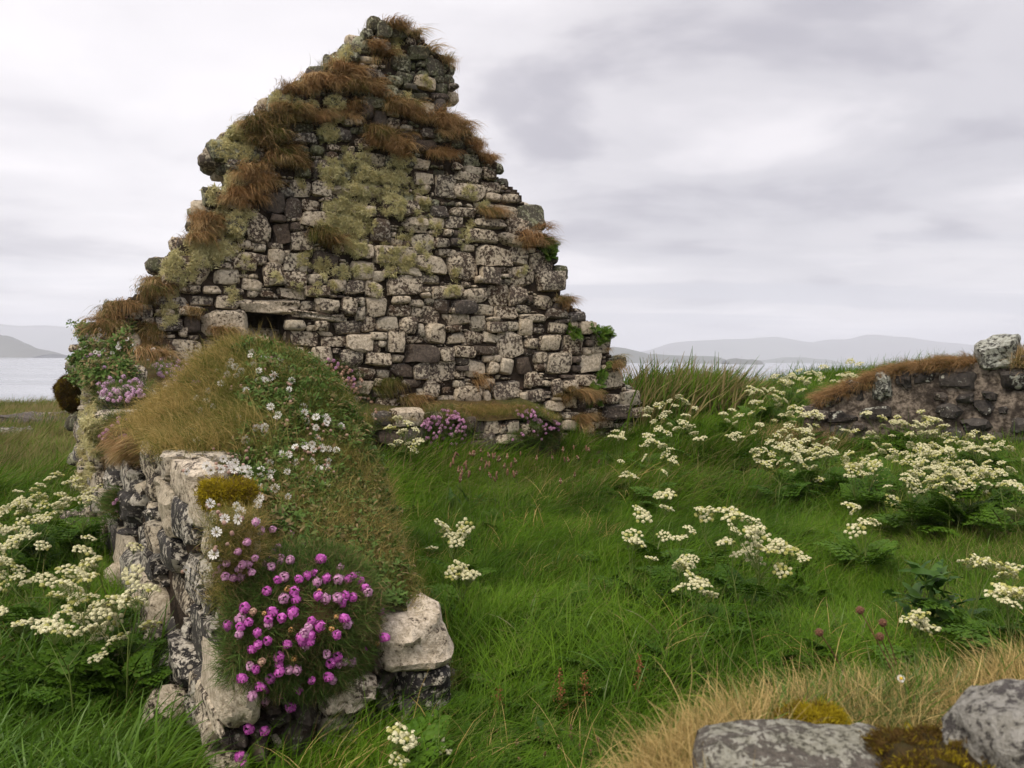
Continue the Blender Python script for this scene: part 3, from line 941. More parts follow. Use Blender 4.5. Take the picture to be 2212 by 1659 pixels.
S3 = """20 10 130 70 s|430 5 650 110 s|735 40 850 118 d|870 45 1040 105 s|1305 30 1478 190 t|1045 25 1290 100 s|835 105 950 182 s|1020 122 1230 188 s|1235 120 1370 225 s|550 110 715 210 s|720 120 830 190 s
340 110 470 270 n|1365 192 1470 300 s|990 190 1168 275 s|1180 207 1338 305 s|610 228 750 360 p|740 245 865 315 s|870 245 940 300 d|775 320 912 380 p|1068 312 1255 438 p|1270 315 1380 430 s|1405 352 1540 472 p
350 295 480 420 s|482 310 630 420 s|640 367 840 470 p|850 335 1055 530 S|230 295 350 380 s|1560 430 1630 510 t|1530 370 1570 420 d|215 385 355 525 s|405 440 515 510 s|520 425 672 490 s|345 465 430 540 p
515 490 622 540 s|627 492 800 556 p|1068 440 1175 545 s|1180 440 1245 482 s|1180 487 1260 515 s|1190 518 1260 555 s|1250 437 1420 580 s|1435 470 1612 605 p|1035 500 1080 545 p|90 440 200 518 n|60 520 165 600 s
165 530 297 625 s|303 530 412 640 s|440 520 678 628 s|-30 565 62 630 s|-30 500 50 560 s|680 570 740 605 s|743 560 945 643 s|948 575 1103 668 s|1107 552 1253 698 s|1260 580 1375 685 s|1422 628 1550 718 s
1378 620 1418 680 s|670 608 740 645 s|-30 645 125 745 s|142 648 240 760 s|300 640 440 765 p|238 705 297 790 s|242 642 297 700 s|475 632 598 683 s|600 650 688 700 s|692 640 758 690 s|458 685 603 765 s
607 702 680 765 s|762 652 870 745 n|875 660 1035 748 d|1037 687 1165 760 s|1167 702 1303 775 s|1295 692 1395 742 s|1500 722 1630 785 n|1650 735 1755 800 d|652 697 790 815 p|860 710 920 745 s|-30 752 215 790 p
90 797 275 880 p|285 772 378 868 p|385 770 525 875 p|530 777 645 875 p|648 815 690 900 p|-30 795 62 860 p|802 752 995 825 s|1000 767 1105 865 s|1118 800 1240 870 s|1335 747 1503 803 s|1247 800 1320 860 p
1322 780 1400 885 p|1520 810 1635 880 s|1570 785 1650 812 s|1655 802 1705 880 s|1715 802 1815 885 p|692 825 830 948 p|833 827 935 870 p|1108 770 1200 800 s|-20 865 90 895 s|20 897 190 965 p|195 877 345 1003 P
335 870 440 918 p|350 918 405 1010 s|437 877 568 1005 p|572 897 688 945 p|848 878 952 948 p|958 868 1080 940 s|1085 872 1188 948 P|1190 867 1350 1040 P|1365 912 1440 975 p|1442 882 1588 1000 p|1615 900 1755 1020 s
1805 880 1915 1005 s|1757 920 1802 965 n|1352 978 1438 1028 n|1745 967 1815 1020 s|385 930 433 968 p|90 978 130 1010 p|-40 968 95 1080 s|145 990 290 1110 p|300 1012 472 1095 p|475 1017 560 1070 p|557 950 780 1072 n
785 970 882 1060 p|890 960 1010 1030 p|1015 965 1158 1025 n|910 1032 998 1088 p|1090 1025 1195 1065 s|1420 997 1500 1078 p|1507 1007 1662 1145 P|1722 1012 1868 1133 P|1665 1030 1718 1075 n|1300 1032 1418 1145 n
972 1037 1108 1163 P|1115 1067 1180 1145 p|1183 1047 1275 1145 P|1432 1078 1498 1130 p|1665 1090 1730 1133 n|222 1105 383 1180 p|385 1120 470 1173 p|473 1077 620 1165 n|625 1080 720 1185 p|723 1072 898 1188 s
902 1092 978 1125 n|895 1128 970 1175 p|1922 1035 2008 1100 t|1815 1130 2010 1245 p|1362 1142 1458 1225 s|1590 1152 1680 1180 n|1682 1147 1808 1220 p|240 1192 370 1280 p|550 1187 680 1240 n|692 1202 788 1310 P
883 1187 962 1240 p|1067 1177 1168 1240 p|1160 1182 1325 1325 s|892 1225 1078 1340 p|1082 1262 1135 1340 s|1458 1187 1533 1225 p|1535 1182 1598 1280 p|1602 1182 1700 1260 p|1322 1267 1366 1320 P|1368 1247 1488 1328 p
790 1290 900 1355 s|1492 1327 1625 1400 p|1120 1342 1220 1380 p|1247 1342 1350 1400 p|1490 1285 1530 1305 p|1535 1300 1590 1320 p|817 1235 858 1270 p|645 1242 720 1300 s|380 1302 520 1390 p|1592 1397 1720 1443 p
1605 1452 1688 1515 p|1990 1257 2115 1350 P|1832 1342 1880 1370 p|1870 1282 1960 1340 p|2052 1362 2170 1430 s|1885 1352 2050 1440 d|1760 1370 1830 1450 s|1730 1460 1800 1540 s|1500 1410 1590 1470 s"""
MK = dict(t=M_STONE_TOP, d=M_STONE_DARK, s=M_STONE, p=M_STONE, P=M_STONE_PALE, n=M_STONE_BROWN, L=M_STONE, B=M_STONE, W=M_STONE_PALE, S=M_STONE)
NAMED = dict(L=('lintel', 'long lintel stone over the dark wall hole', 6.5, 0.06), B=('stone', 'large square slab with peeling pale crust left of the hole', 9, 0.07),
             W=('stone', 'smooth upright white boulder', 2.6, 0.07), S=('stone', 'large pointed stone with thick pale crust', 3.5, 0.2))


def parse(pl, R, txt, r, off=0.03):
    out = []
    for it in txt.replace('\n', '|').split('|'):
        a = it.split()
        t = box_on(pl, R, [float(v) for v in a[:4]], off)
        k = a[4]
        t['mat'] = MK[k]
        t['rnd'] = 5.0 + 6 * r.random()
        if k in NAMED:
            nm, lb, t['rnd'], t['jit'] = NAMED[k]
            t['name'], t['label'], t['rot'], t['n'] = nm, lb, 0.0, 6
            if k == 'W':
                t['rot'], t['proud'] = 0.2, 0.12
        out.append(t)
    return out


# ================================================================== the gable
rg = np.random.default_rng(21)
gable = empty('gable_wall', (CORNER[0], CORNER[1], 0), 'ruined drystone gable wall rising to a grassy broken peak', 'ruined wall')
SIL = [(168, 1120), (166, 900), (170, 742), (200, 705), (250, 660), (290, 632), (345, 606), (347, 556), (420, 503), (447, 443), (444, 425), (490, 408), (492, 345), (465, 325), (470, 312), (520, 265),
       (588, 240), (590, 200), (650, 178), (700, 140), (790, 70), (822, 40), (850, 48), (905, 66), (938, 100), (978, 118), (980, 150), (955, 158), (984, 185), (965, 215), (962, 245), (1020, 268),
       (1030, 310), (1080, 345), (1085, 385), (1130, 410), (1140, 445), (1174, 465), (1178, 500), (1192, 530), (1198, 560), (1222, 590), (1218, 632), (1262, 680), (1285, 700), (1310, 735), (1332, 775), (1352, 812),
       (1362, 840), (1390, 850), (1402, 900), (1404, 990), (1200, 1090), (780, 1120)]
GPOLY = np.array([GABLE.px(*p) for p in SIL])
HOLE = box_on(GABLE, R2, (1238, 583, 1495, 748))
traced = parse(GABLE, R1, S1, rg) + parse(GABLE, R2, S2, rg) + parse(GABLE, R3, S3, rg)
res = 0.014
gu0, gv0 = GPOLY[:, 0].min() - 0.02, -0.15
Wd, Hh = int((GPOLY[:, 0].max() + 0.05 - gu0) / res), int((GPOLY[:, 1].max() + 0.05 - gv0) / res)
UU, VV = np.meshgrid(gu0 + (np.arange(Wd) + .5) * res, gv0 + (np.arange(Hh) + .5) * res)
gmask = poly_mask(GPOLY, UU, VV)
hole_m = (UU > HOLE['u0']) & (UU < HOLE['u1']) & (VV > HOLE['v0']) & (VV < HOLE['v1'])
free = gmask & ~hole_m
for t in traced:
    e = 0.0
    free &= ~((UU > t['u0'] + e) & (UU < t['u1'] - e) & (VV > t['v0'] + e) & (VV < t['v1'] - e))
fill, _ = fill_stones(free, gu0, gv0, res, rg, [0.17, 0.13, 0.10, 0.08, 0.06, 0.045, 0.035], tries=4000)
for u0, v0, u1, v1 in fill:
    um, vm = (u0 + u1) / 2, (v0 + v1) / 2
    top = vm > 3.4 + 0.25 * rg.normal()
    m_ = rg.choice([M_STONE_TOP, M_STONE_TOP, M_STONE]) if top else rg.choice([M_STONE, M_STONE, M_STONE, M_STONE, M_STONE_BROWN])
    traced.append(dict(u0=u0, v0=v0, u1=u1, v1=v1, mat=m_, proud=rg.uniform(-0.025, 0.03), rnd=7.0))
# stones that close the back and the broken edges, through the thickness of the wall
TH = 0.72
edge_items = []
for (u0, v0), (u1, v1) in zip(GPOLY[:-3], GPOLY[1:-2]):
    L = math.hypot(u1 - u0, v1 - v0)
    for k in range(max(1, int(L / 0.22))):
        f = (k + rg.random()) / max(1, int(L / 0.22))
        um, vm = u0 + (u1 - u0) * f, v0 + (v1 - v0) * f
        if vm < 0.2:
            continue
        cu, cv = 2.9 - um, 1.6 - vm
        cn = math.hypot(cu, cv)
        um, vm = um + cu / cn * 0.055, vm + cv / cn * 0.045
        for dep in (0.30, 0.55):
            w_, h_ = rg.uniform(0.10, 0.17), rg.uniform(0.05, 0.10)
            edge_items.append(dict(u0=um - w_, u1=um + w_, v0=vm - h_, v1=vm + h_, hd=0.13, proud=-dep + 0.13 + rg.normal() * 0.03, mat=rg.choice([M_STONE_TOP, M_STONE]), rnd=4.0))
lay_stones(gable, GABLE, traced, rg, fine=4, many=298)
lay_stones(gable, GABLE, edge_items, rg, fine=3, many=0, small_name='edge_stone')
# earth core, set back behind the stones, deep in the hole
cres = 0.03
cw, ch = int(Wd * res / cres), int(Hh * res / cres)
cu, cvv = np.meshgrid(gu0 + (np.arange(cw) + .5) * cres, gv0 + (np.arange(ch) + .5) * cres)
shr = np.array(GPOLY)
cmask = poly_mask(shr, cu, cvv)
pad = np.pad(cmask, 1)
cmask &= pad[2:, 1:-1] & pad[1:-1, 2:] & pad[1:-1, :-2]
chole = (cu > HOLE['u0'] - .02) & (cu < HOLE['u1'] + .02) & (cvv > HOLE['v0'] - .02) & (cvv < HOLE['v1'] + .02)
dep = np.where(chole, -0.52, -0.05)
relief(GABLE, cmask, gu0, gv0, cres, dep, -TH, 0.012, M_CORE, 'wall_core', gable, 2)
bk = Plane(np.array(CORNER) - TH * GABLE.n[:2], UG)
bk.n = -bk.n
bres = 0.03
bw, bh = int(Wd * res / bres), int(Hh * res / bres)
bu, bv = np.meshgrid(gu0 + (np.arange(bw) + .5) * bres, gv0 + (np.arange(bh) + .5) * bres)
bf, _ = fill_stones(poly_mask(GPOLY, bu, bv), gu0, gv0, bres, rg, [0.24, 0.18, 0.13, 0.09], tries=900)
lay_stones(gable, bk, [dict(u0=a, v0=b, u1=c, v1=d, mat=M_STONE) for a, b, c, d in bf], rg, fine=3, many=0, small_name='rear_stone')

# ================================================================== the side wall running towards the camera
side = empty('side_wall', (CORNER[0] + WL[0] * 3, CORNER[1] + WL[1] * 3, 0), 'low broken side wall topped with turf and wild flowers, running to the gable', 'ruined wall')
SP = np.array(side.location)
# heights of its turf top: (s, t, z), s from the gable, t across from the outer face
MT = [(-.3, 0, 1.62), (0, 0, 1.58), (.6, 0, 1.42), (1.5, 0, 1.22), (2.4, 0, 1.08), (3, 0, 1.04), (3.6, 0, 1.03), (4.2, 0, 1.03), (5, 0, 1.0), (5.6, 0, .94), (5.95, 0, .80),
      (0, .5, 1.50), (.8, .5, 1.38), (1.6, .5, 1.24), (2.4, .5, 1.10), (2.9, .5, 1.18), (3.4, .5, 1.42), (3.75, .5, 1.50), (4.0, .5, 1.46), (4.35, .5, 1.32), (4.7, .45, 1.17), (5.1, .4, .98), (5.5, .4, .83), (5.95, .4, .58), (5.5, .18, .88), (5.95, .18, .66),
      (0, 1, 1.40), (1, 1, 1.2), (2, 1, 1.10), (3, 1, 1.24), (3.7, 1.0, 1.42), (4.2, 1.0, 1.38), (4.7, 1.0, 1.16), (5.1, .95, .84), (5.5, .9, .64), (5.95, .88, .44),
      (3.7, .22, 1.22), (4.3, .22, 1.14), (2.9, .25, 1.06), (3.3, .25, 1.12)]
_mt = tps_fit([(a, b) for a, b, c in MT], [c for a, b, c in MT], 0.004)


def TW(s):
    return np.interp(s, [-0.3, 2.5, 3.3, 4.7, 5.3, 5.95], [0.95, 1.0, 1.12, 1.08, 0.95, 0.86])


def mound(s, t):
    s, t = np.atleast_1d(s).astype(float), np.atleast_1d(t).astype(float)
    z = _mt(np.c_[s, t]) + 0.02 * fbm(np.c_[s, t], 5.0, 3, 5)
    w = TW(s)
    over = np.maximum(0, t - (w - 0.10))
    return z - over * 1.0 - 6.0 * over ** 2


def sw(s, t, z):
    s, t = np.asarray(s, float), np.asarray(t, float)
    return np.stack([CORNER[0] + WL[0] * s + NL[0] * t, CORNER[1] + WL[1] * s + NL[1] * t, np.asarray(z, float) + 0 * s], -1)


ss = np.linspace(-0.3, S_END - 0.02, 90)
tf = np.linspace(0, 1, 26)
Sg, Tg = np.meshgrid(ss, tf, indexing='ij')
Tm = 0.03 + Tg * (TW(Sg) + 0.13)
Zm = mound(Sg.ravel(), Tm.ravel()).reshape(Sg.shape)
TOP = sw(Sg.ravel(), Tm.ravel(), Zm.ravel())
n_s, n_t = Sg.shape
i_ = (np.arange(n_s - 1)[:, None] * n_t + np.arange(n_t - 1)[None]).ravel()
f_top = np.stack([i_, i_ + n_t, i_ + n_t + 1, i_ + 1], -1)
o = link('turf', mesh('turf', TOP - SP, [f_top], M_TURF), side)
o['kind'] = 'stuff'
# earth body: outer face set back, inner face, end
b = Bag()
lo_o = sw(ss, np.full(n_s, 0.06), np.full(n_s, -0.3))
hi_o = sw(ss, np.full(n_s, 0.06), Zm[:, 1] - 0.01)
lo_i = sw(ss, TW(ss) + 0.15, np.full(n_s, -0.3))
hi_i = sw(ss, TW(ss) + 0.13, Zm[:, -1])
k = np.arange(n_s - 1)
b.add(np.r_[lo_o, hi_o] - SP, np.stack([k, k + 1, k + 1 + n_s, k + n_s], -1))
b.add(np.r_[lo_i, hi_i] - SP, np.stack([k + 1, k, k + n_s, k + 1 + n_s], -1))
tt = Tm[-1]
lo_e = sw(np.full(n_t, ss[-1] - .05), tt, np.full(n_t, -0.3))
hi_e = sw(np.full(n_t, ss[-1] - .05), tt, Zm[-1] - 0.02)
k = np.arange(n_t - 1)
b.add(np.r_[lo_e, hi_e] - SP, np.stack([k, k + 1, k + 1 + n_t, k + n_t], -1))
link('wall_core', b.mesh('wall_core', M_CORE), side)

# outer face: courses of stones seen at a slant
res = 0.02
lw, lh = int((S_END + 0.3) / res), int(1.9 / res)
LU, LV = np.meshgrid(-0.3 + (np.arange(lw) + .5) * res, -0.1 + (np.arange(lh) + .5) * res)
ztop = _mt(np.c_[-0.3 + (np.arange(lw) + .5) * res, np.zeros(lw)]) + 0.03
lmask = LV < ztop[None]
litems = []
# the big bedded blocks under the turf, near the middle
for u0, v0, u1, v1, m_ in ((4.16, .76, 4.52, 1.05, M_STONE_END), (4.55, .68, 4.98, .90, M_STONE_END), (4.55, .91, 4.98, 1.04, M_STONE_PALE), (5.02, .88, 5.42, 1.03, M_STONE_PALE), (5.44, .84, 5.70, .96, M_STONE_END), (5.05, .70, 5.40, .86, M_STONE_BLACK), (5.72, .76, 5.93, .90, M_STONE_END), (3.2, .50, 3.7, .66, M_STONE_BLACK)):
    litems.append(dict(u0=u0, v0=v0, u1=u1, v1=v1, mat=m_, proud=0.02, rnd=9, jit=.12, rough=0.06, hd=0.16 if u0 < 4.9 else 0.085, n=8, rot=0.0))
    lmask &= ~((LU > u0) & (LU < u1) & (LV > v0) & (LV < v1))
fl, _ = fill_stones(lmask, -0.3, -0.1, res, rg, [0.20, 0.16, 0.13, 0.10, 0.08, 0.06], aspect=(1.2, 3.2), tries=1200)
for u0, v0, u1, v1 in fl:
    near_top = (v1 > np.interp((u0 + u1) / 2, -0.3 + np.arange(lw) * res, ztop) - 0.3)
    m_ = rg.choice([M_STONE_END, M_STONE_BLACK, M_STONE]) if near_top or u0 < 1.6 else rg.choice([M_STONE_BLACK, M_STONE_BLACK, M_STONE_BLACK, M_STONE_BLACK, M_STONE_END])
    litems.append(dict(u0=u0, v0=v0, u1=u1, v1=v1, mat=m_, proud=rg.uniform(-0.06, 0.05), rnd=7.0, rough=0.06, jit=0.22, hd=0.10))
lay_stones(side, LEFT, litems, rg, fine=4, many=230)
# near end: measured stones
E5 = """1452 640 1897 1012 A|1590 1015 1888 1330 C|1460 1065 1592 1290 D|1085 1065 1420 1285 A|400 840 690 1420 G|1105 1290 1335 1580 E|930 1150 1110 1410 R|700 1200 860 1330 R|760 1350 900 1450 D
375 1310 440 1480 E|850 1410 1100 1620 R|640 1500 760 1640 R|1340 1330 1520 1600 D|450 1440 640 1620 D|700 1050 940 1190 R|1000 960 1100 1060 D|1400 880 1470 1050 R"""
ME = dict(A=M_STONE_PALE, C=M_STONE_BLACK, D=M_STONE_DARK, G=M_STONE_PALE, E=M_STONE_END, R=M_STONE_BROWN)
LE = dict(A=None, G='tall rounded boulder with smooth cream crust', C='black block with thick white lichen blotches')
eit = []
for it in E5.replace('\n', '|').split('|'):
    a = it.split()
    t = box_on(END, R5, [float(v) for v in a[:4]], 0.05)
    k_ = a[4]
    t.update(mat=ME[k_], rnd=3.0 if k_ == 'G' else 7.0 if k_ in 'AC' else 4.5, jit=0.10, rough=0.055 if k_ in 'GAC' else 0.09, n=8 if k_ in 'GAC' else 5, proud=0.10 if k_ in 'GAC' else 0.03, hd=0.26, rot=0.0)
    if LE.get(k_):
        t['label'] = LE[k_]
    eit.append(t)
eres = 0.02
ew, eh = int(1.0 / eres), int(0.75 / eres)
EU, EV = np.meshgrid((np.arange(ew) + .5) * eres - .03, -0.2 + (np.arange(eh) + .5) * eres)
em = EV < np.interp(EU[0], [0, .4, .88], [.62, .58, .44])[None]
for t in eit:
    em &= ~((EU > t['u0']) & (EU < t['u1']) & (EV > t['v0']) & (EV < t['v1']))
ef, _ = fill_stones(em, -.03, -.2, eres, rg, [0.13, 0.09, 0.06, 0.045], tries=700)
eit += [dict(u0=a, v0=b_, u1=c, v1=d, mat=rg.choice([M_STONE_DARK, M_STONE_BROWN, M_STONE_END]), proud=rg.uniform(-.04, .02), rough=0.10) for a, b_, c, d in ef]
lay_stones(side, END, eit, rg, fine=5, many=60)
# the flat-topped block and slabs lying on the wall head
for s_, t_, z_, sz, m_, lb, yaw in ((1.95, .16, 1.30, (.20, .15, .11), M_STONE_END, 'grey angular block lying on the turf of the side wall', .5), (2.55, .12, 1.14, (.20, .16, .13), M_STONE_END, None, .2),
                                   (.95, .30, 1.60, (.05, .04, .06), M_STONE_PALE, None, 0), (1.2, .5, 1.52, (.10, .06, .03), M_STONE_PALE, None, .3), (3.0, .05, 1.03, (.2, .14, .1), M_STONE_END, None, .1), (.45, .12, 1.46, (.16, .13, .10), M_STONE, None, .4), (1.35, .10, 1.24, (.17, .12, .09), M_STONE_END, None, .2), (2.25, .10, 1.10, (.15, .12, .10), M_STONE, None, .6), (2.75, .55, 1.16, (.12, .10, .08), M_STONE_END, None, .9), (1.75, .62, 1.22, (.13, .11, .08), M_STONE, None, .3)):
    V, Fq = stone_verts(rg, sz[0], sz[1], sz[2], 5, 6, 0.22, 0.05)
    V = V @ rotm((0, 0, 1), yaw).T
    o = link('stone', mesh('stone', V, [Fq], m_), side, Vector(sw(s_, t_, z_)) - side.location)
    if lb:
        o['label'] = lb
# inner face below the plants
INNER = Plane(np.array(CORNER) + NL * 1.06, WL)
INNER.n = np.array([NL[0], NL[1], 0])
iw, ih = int(5.6 / .025), int(1.1 / .025)
IU, IV = np.meshgrid(0.2 + (np.arange(iw) + .5) * .025, -.1 + (np.arange(ih) + .5) * .025)
fi, _ = fill_stones(IV < 0.30 + 0.05 * (5.9 - IU), 0.2, -.1, .025, rg, [0.22, 0.16, 0.12, 0.08, 0.06], tries=700)
lay_stones(side, INNER, [dict(u0=a, v0=b_, u1=c, v1=d, mat=rg.choice([M_STONE, M_STONE_DARK, M_STONE_BROWN])) for a, b_, c, d in fi], rg, fine=3, many=0, small_name='inner_stone')

# ================================================================== stone ledge at the foot of the gable
LOFF = 0.50
BEN = Plane(np.array(CORNER) + GABLE.n[:2] * LOFF, UG)
bu0, bu1 = BEN.px(770, 930)[0], BEN.px(1215, 930)[0]
bc = BEN.w((bu0 + bu1) / 2, 0.3, -LOFF / 2)
ledge = empty('stone_ledge', (bc[0], bc[1], 0.3), 'low turf-topped stone ledge along the foot of the gable', 'stone ledge')


def ledge_top(u):
    return np.interp(u, [bu0, bu0 + .3, bu1 - .3, bu1], [.78, .84, .88, .74])


us = np.linspace(bu0, bu1, 40)
ds = np.linspace(-LOFF, 0.04, 10)
Ug, Dg = np.meshgrid(us, ds, indexing='ij')
Zl = ledge_top(Ug) + 0.04 * fbm(np.c_[Ug.ravel(), Dg.ravel()], 6, 2, 3).reshape(Ug.shape) - 0.35 * np.maximum(0, Dg + 0.1) + 0.12 * (-Dg / LOFF)
V = BEN.w(Ug.ravel(), Zl.ravel(), Dg.ravel()) - np.array(ledge.location)
nn = len(ds)
i_ = (np.arange(len(us) - 1)[:, None] * nn + np.arange(nn - 1)[None]).ravel()
o = link('turf', mesh('turf', V, [np.stack([i_, i_ + nn, i_ + nn + 1, i_ + 1], -1)], M_TURF), ledge)
o['kind'] = 'stuff'
b = Bag()
A = np.r_[BEN.w(us, 0 * us, 0 * us - .06), BEN.w(us, Zl[:, -1] - .01, 0 * us - .06)] - np.array(ledge.location)
k = np.arange(len(us) - 1)
b.add(A, np.stack([k, k + 1, k + 1 + len(us), k + len(us)], -1))
for uu in (bu0, bu1):
    dd = np.linspace(-LOFF, -.06, 6)
    A = np.r_[BEN.w(np.full(6, uu), np.zeros(6), dd), BEN.w(np.full(6, uu), np.full(6, float(ledge_top(uu))), dd)] - np.array(ledge.location)
    k = np.arange(5)
    b.add(A, np.stack([k, k + 1, k + 7, k + 6], -1))
link('wall_core', b.mesh('wall_core', M_CORE), ledge)
SB = """925 1425 1025 1520 n|1030 1450 1090 1530 n|1092 1447 1178 1535 s|1180 1475 1228 1540 p|1228 1450 1310 1535 p|1000 1538 1100 1580 n|990 1583 1080 1650 n|1083 1540 1160 1650 n|490 1382 680 1490 p|700 1400 800 1470 s
1165 1545 1300 1600 s|1170 1602 1290 1650 n|850 1500 915 1590 d|560 1500 690 1600 d|700 1480 840 1570 n|1320 1470 1450 1560 s|360 1400 480 1490 d|380 1500 540 1610 n|860 1600 980 1660 d"""
bit = parse(BEN, R3, SB, rg, 0.02)
lay_stones(ledge, BEN, bit, rg, fine=4, many=60)

# ================================================================== mortared wall on the right
RA, RB = np.array([3.05, 8.85]), np.array([6.1, 7.25])
RW = Plane(RA, RB - RA)
rlen = np.hypot(*(RB - RA))
right = empty('mortared_wall', ((RA[0] + RB[0]) / 2, (RA[1] + RB[1]) / 2, .55), 'broken wall of dark stones in gritty mortar with brown grass along its top', 'ruined wall')
RS = [(1690, 1060), (1692, 1000), (1740, 905), (1755, 868), (1800, 855), (1850, 835), (1905, 812), (1960, 795), (2040, 785), (2110, 780), (2125, 800), (2215, 800), (2300, 800), (2420, 802), (2420, 1060)]
RPOLY = np.array([RW.px(*p) for p in RS])
Rr = (1641.8, 674.0)
Kr = 0.2984 * 2212 / 2560
rit = []
RT = """935 500 1110 745 P|1125 490 1270 625 d|700 590 890 770 d|620 670 695 760 d|520 750 620 800 d|1840 210 2205 460 Q|2170 365 2330 470 d|1480 500 1810 650 d|1990 500 2330 660 d|1450 665 1570 760 b|1640 690 1800 765 d
460 830 580 900 b|560 830 830 940 d|840 790 1100 900 d|1280 500 1470 600 d|1460 770 1700 900 d|1850 660 2000 740 d|1700 900 1950 1000 d|2080 870 2260 1010 d|1500 970 1690 1080 d|330 790 470 900 b|600 950 740 1060 d|1900 1000 2040 1120 b|2060 1040 2330 1180 d
250 1050 420 1170 d|450 1000 590 1100 b|760 930 900 1000 b|2230 480 2480 620 d|2280 700 2550 860 d|2300 900 2600 1050 b"""
for it in RT.replace('\n', '|').split('|'):
    a = it.split()
    x0, y0, x1, y1 = [float(v) for v in a[:4]]
    xa, ya, xb, yb = Rr[0] + Kr * x0, Rr[1] + Kr * y0, Rr[0] + Kr * x1, Rr[1] + Kr * y1
    ym, xm = (ya + yb) / 2, (xa + xb) / 2
    t = dict(u0=RW.px(xa, ym)[0], u1=RW.px(xb, ym)[0], v0=RW.px(xm, yb)[1], v1=RW.px(xm, ya)[1])
    t.update(mat=dict(P=M_RIGHT_PALE, Q=M_RIGHT_PALE, d=M_RIGHT, b=M_STONE_DARK)[a[4]], hd=0.17, proud=0.07 if a[4] in 'PQ' else rg.uniform(0.0, 0.05), rnd=4.0, jit=0.17, rough=0.09, n=6 if a[4] in 'PQ' else 4)
    if a[4] == 'P':
        t['label'] = 'upright grey stone with round white lichen discs'
    if a[4] == 'Q':
        t['label'] = 'big grey boulder capping the wall'
        t['hd'] = 0.26
    rit.append(t)
rres = 0.05
rw_, rh_ = int(RPOLY[:, 0].max() / rres) + 2, int((RPOLY[:, 1].max() + .3) / rres)
ru, rv = np.meshgrid(RPOLY[:, 0].min() + (np.arange(rw_) + .5) * rres, 0.1 + (np.arange(rh_) + .5) * rres)
rmask = poly_mask(RPOLY, ru, rv)
rd = -0.045 + 0.02 * fbm(np.c_[ru.ravel(), rv.ravel()], 3, 2, 8).reshape(ru.shape)
relief(RW, rmask, RPOLY[:, 0].min(), 0.1, rres, rd, -0.6, 0.015, M_MORTAR, 'mortar', right, 6)
fr = rmask.copy()
for t in rit:
    fr &= ~((ru > t['u0']) & (ru < t['u1']) & (rv > t['v0']) & (rv < t['v1']))
rf, _ = fill_stones(fr, RPOLY[:, 0].min(), .1, rres, rg, [0.16, 0.10], tries=130)
for a, b_, c, d in rf:
    rit.append(dict(u0=a, v0=b_, u1=c, v1=d, mat=M_RIGHT, proud=rg.uniform(-.01, .02), jit=.2, rough=.12))
lay_stones(right, RW, rit, rg, fine=4, many=90)


def right_top(u):
    t = RPOLY[2:14]
    return np.interp(u, t[:, 0], t[:, 1])


# ================================================================== near wall under the photographer's hands
near = empty('near_wall', (1.3, 1.2, 0), 'wall head in the near right corner with dry grass, moss and two rocks', 'ruined wall')
# its turf top: a low plateau whose far edge runs from lower left to upper right of the corner
NE = np.array([at_depth(px, py, y) for px, py, y in ((1330, 1730, 1.20), (1400, 1640, 1.28), (1480, 1575, 1.36), (1600, 1535, 1.50), (1750, 1510, 1.62), (1900, 1495, 1.74), (2060, 1470, 1.86), (2212, 1430, 1.98), (2400, 1390, 2.1), (2700, 1360, 2.3))])


def near_h(x, y):
    """height of the wall head"""
    e = np.interp(x, NE[:, 0], NE[:, 1])
    z = np.interp(x, NE[:, 0], NE[:, 2]) - 0.03
    over = np.maximum(0, y - e)
    lx = np.maximum(0, NE[0, 0] + 0.03 - x)
    return np.maximum(z + (e - y) * 0.02 - 2.2 * over - 9 * over ** 2 - 3 * lx, -0.1)


nxs, nys = np.linspace(-0.05, 3.0, 70), np.linspace(0.35, 2.9, 70)
NX, NY = np.meshgrid(nxs, nys)
NZ = near_h(NX.ravel(), NY.ravel()) + 0.015 * fbm(np.c_[NX.ravel(), NY.ravel()], 9, 3, 4)
n_ = len(nxs)
i_ = (np.arange(len(nys) - 1)[:, None] * n_ + np.arange(n_ - 1)[None]).ravel()
o = link('turf', mesh('turf', np.c_[NX.ravel(), NY.ravel(), NZ] - np.array(near.location), [np.stack([i_, i_ + 1, i_ + n_ + 1, i_ + n_], -1)], M_TURF), near)
o['kind'] = 'stuff'


def rock_at(name, label, px, py, y, size, mat, parent, yaw=0.0, rnd=3.0, n=14, seed=1, rough=0.05):
    r = np.random.default_rng(seed)
    V, Fq = stone_verts(r, size[0], size[1], size[2], n, rnd, 0.10, rough)
    V = V + 0.03 * size[0] * np.c_[fbm(V / size[0], 6, 3, seed), fbm(V / size[0], 6, 3, seed + 1), fbm(V / size[0], 6, 3, seed + 2)]
    V = V @ rotm((0, 0, 1), yaw).T
    p = at_depth(px, py, y)
    o_ = link(name, mesh(name, V, [Fq], mat), parent, Vector(p) - parent.location)
    if label:
        o_['label'] = label
    return o_


rock_at('stone', 'broad flat rock with grey-green crust', 1745, 1830, 1.16, (0.150, 0.11, 0.135), M_ROCK_FORE, near, 0.1, 10.0, seed=4, rough=0.03)
rock_at('stone', 'rounded dark grey rock at the very corner', 2270, 1660, 1.12, (0.115, 0.11, 0.10), M_ROCK_GREY, near, 0.3, 2.6, seed=6)
o = rock_at('moss', 'yellow and orange moss cushion behind the flat rock', 1755, 1568, 1.42, (0.055, 0.04, 0.022), M_MOSS, near, 0.0, 2.2, seed=8, rough=0.08)
o = rock_at('moss', 'dark brown moss between the two rocks', 2010, 1690, 1.14, (0.072, 0.09, 0.05), M_MOSSD, near, 0.2, 2.2, seed=9, rough=0.10)
# ------------------------------------------------------------------ what can be grown on: one search tree over all that stands so far
from mathutils.bvhtree import BVHTree
bpy.context.view_layer.update()


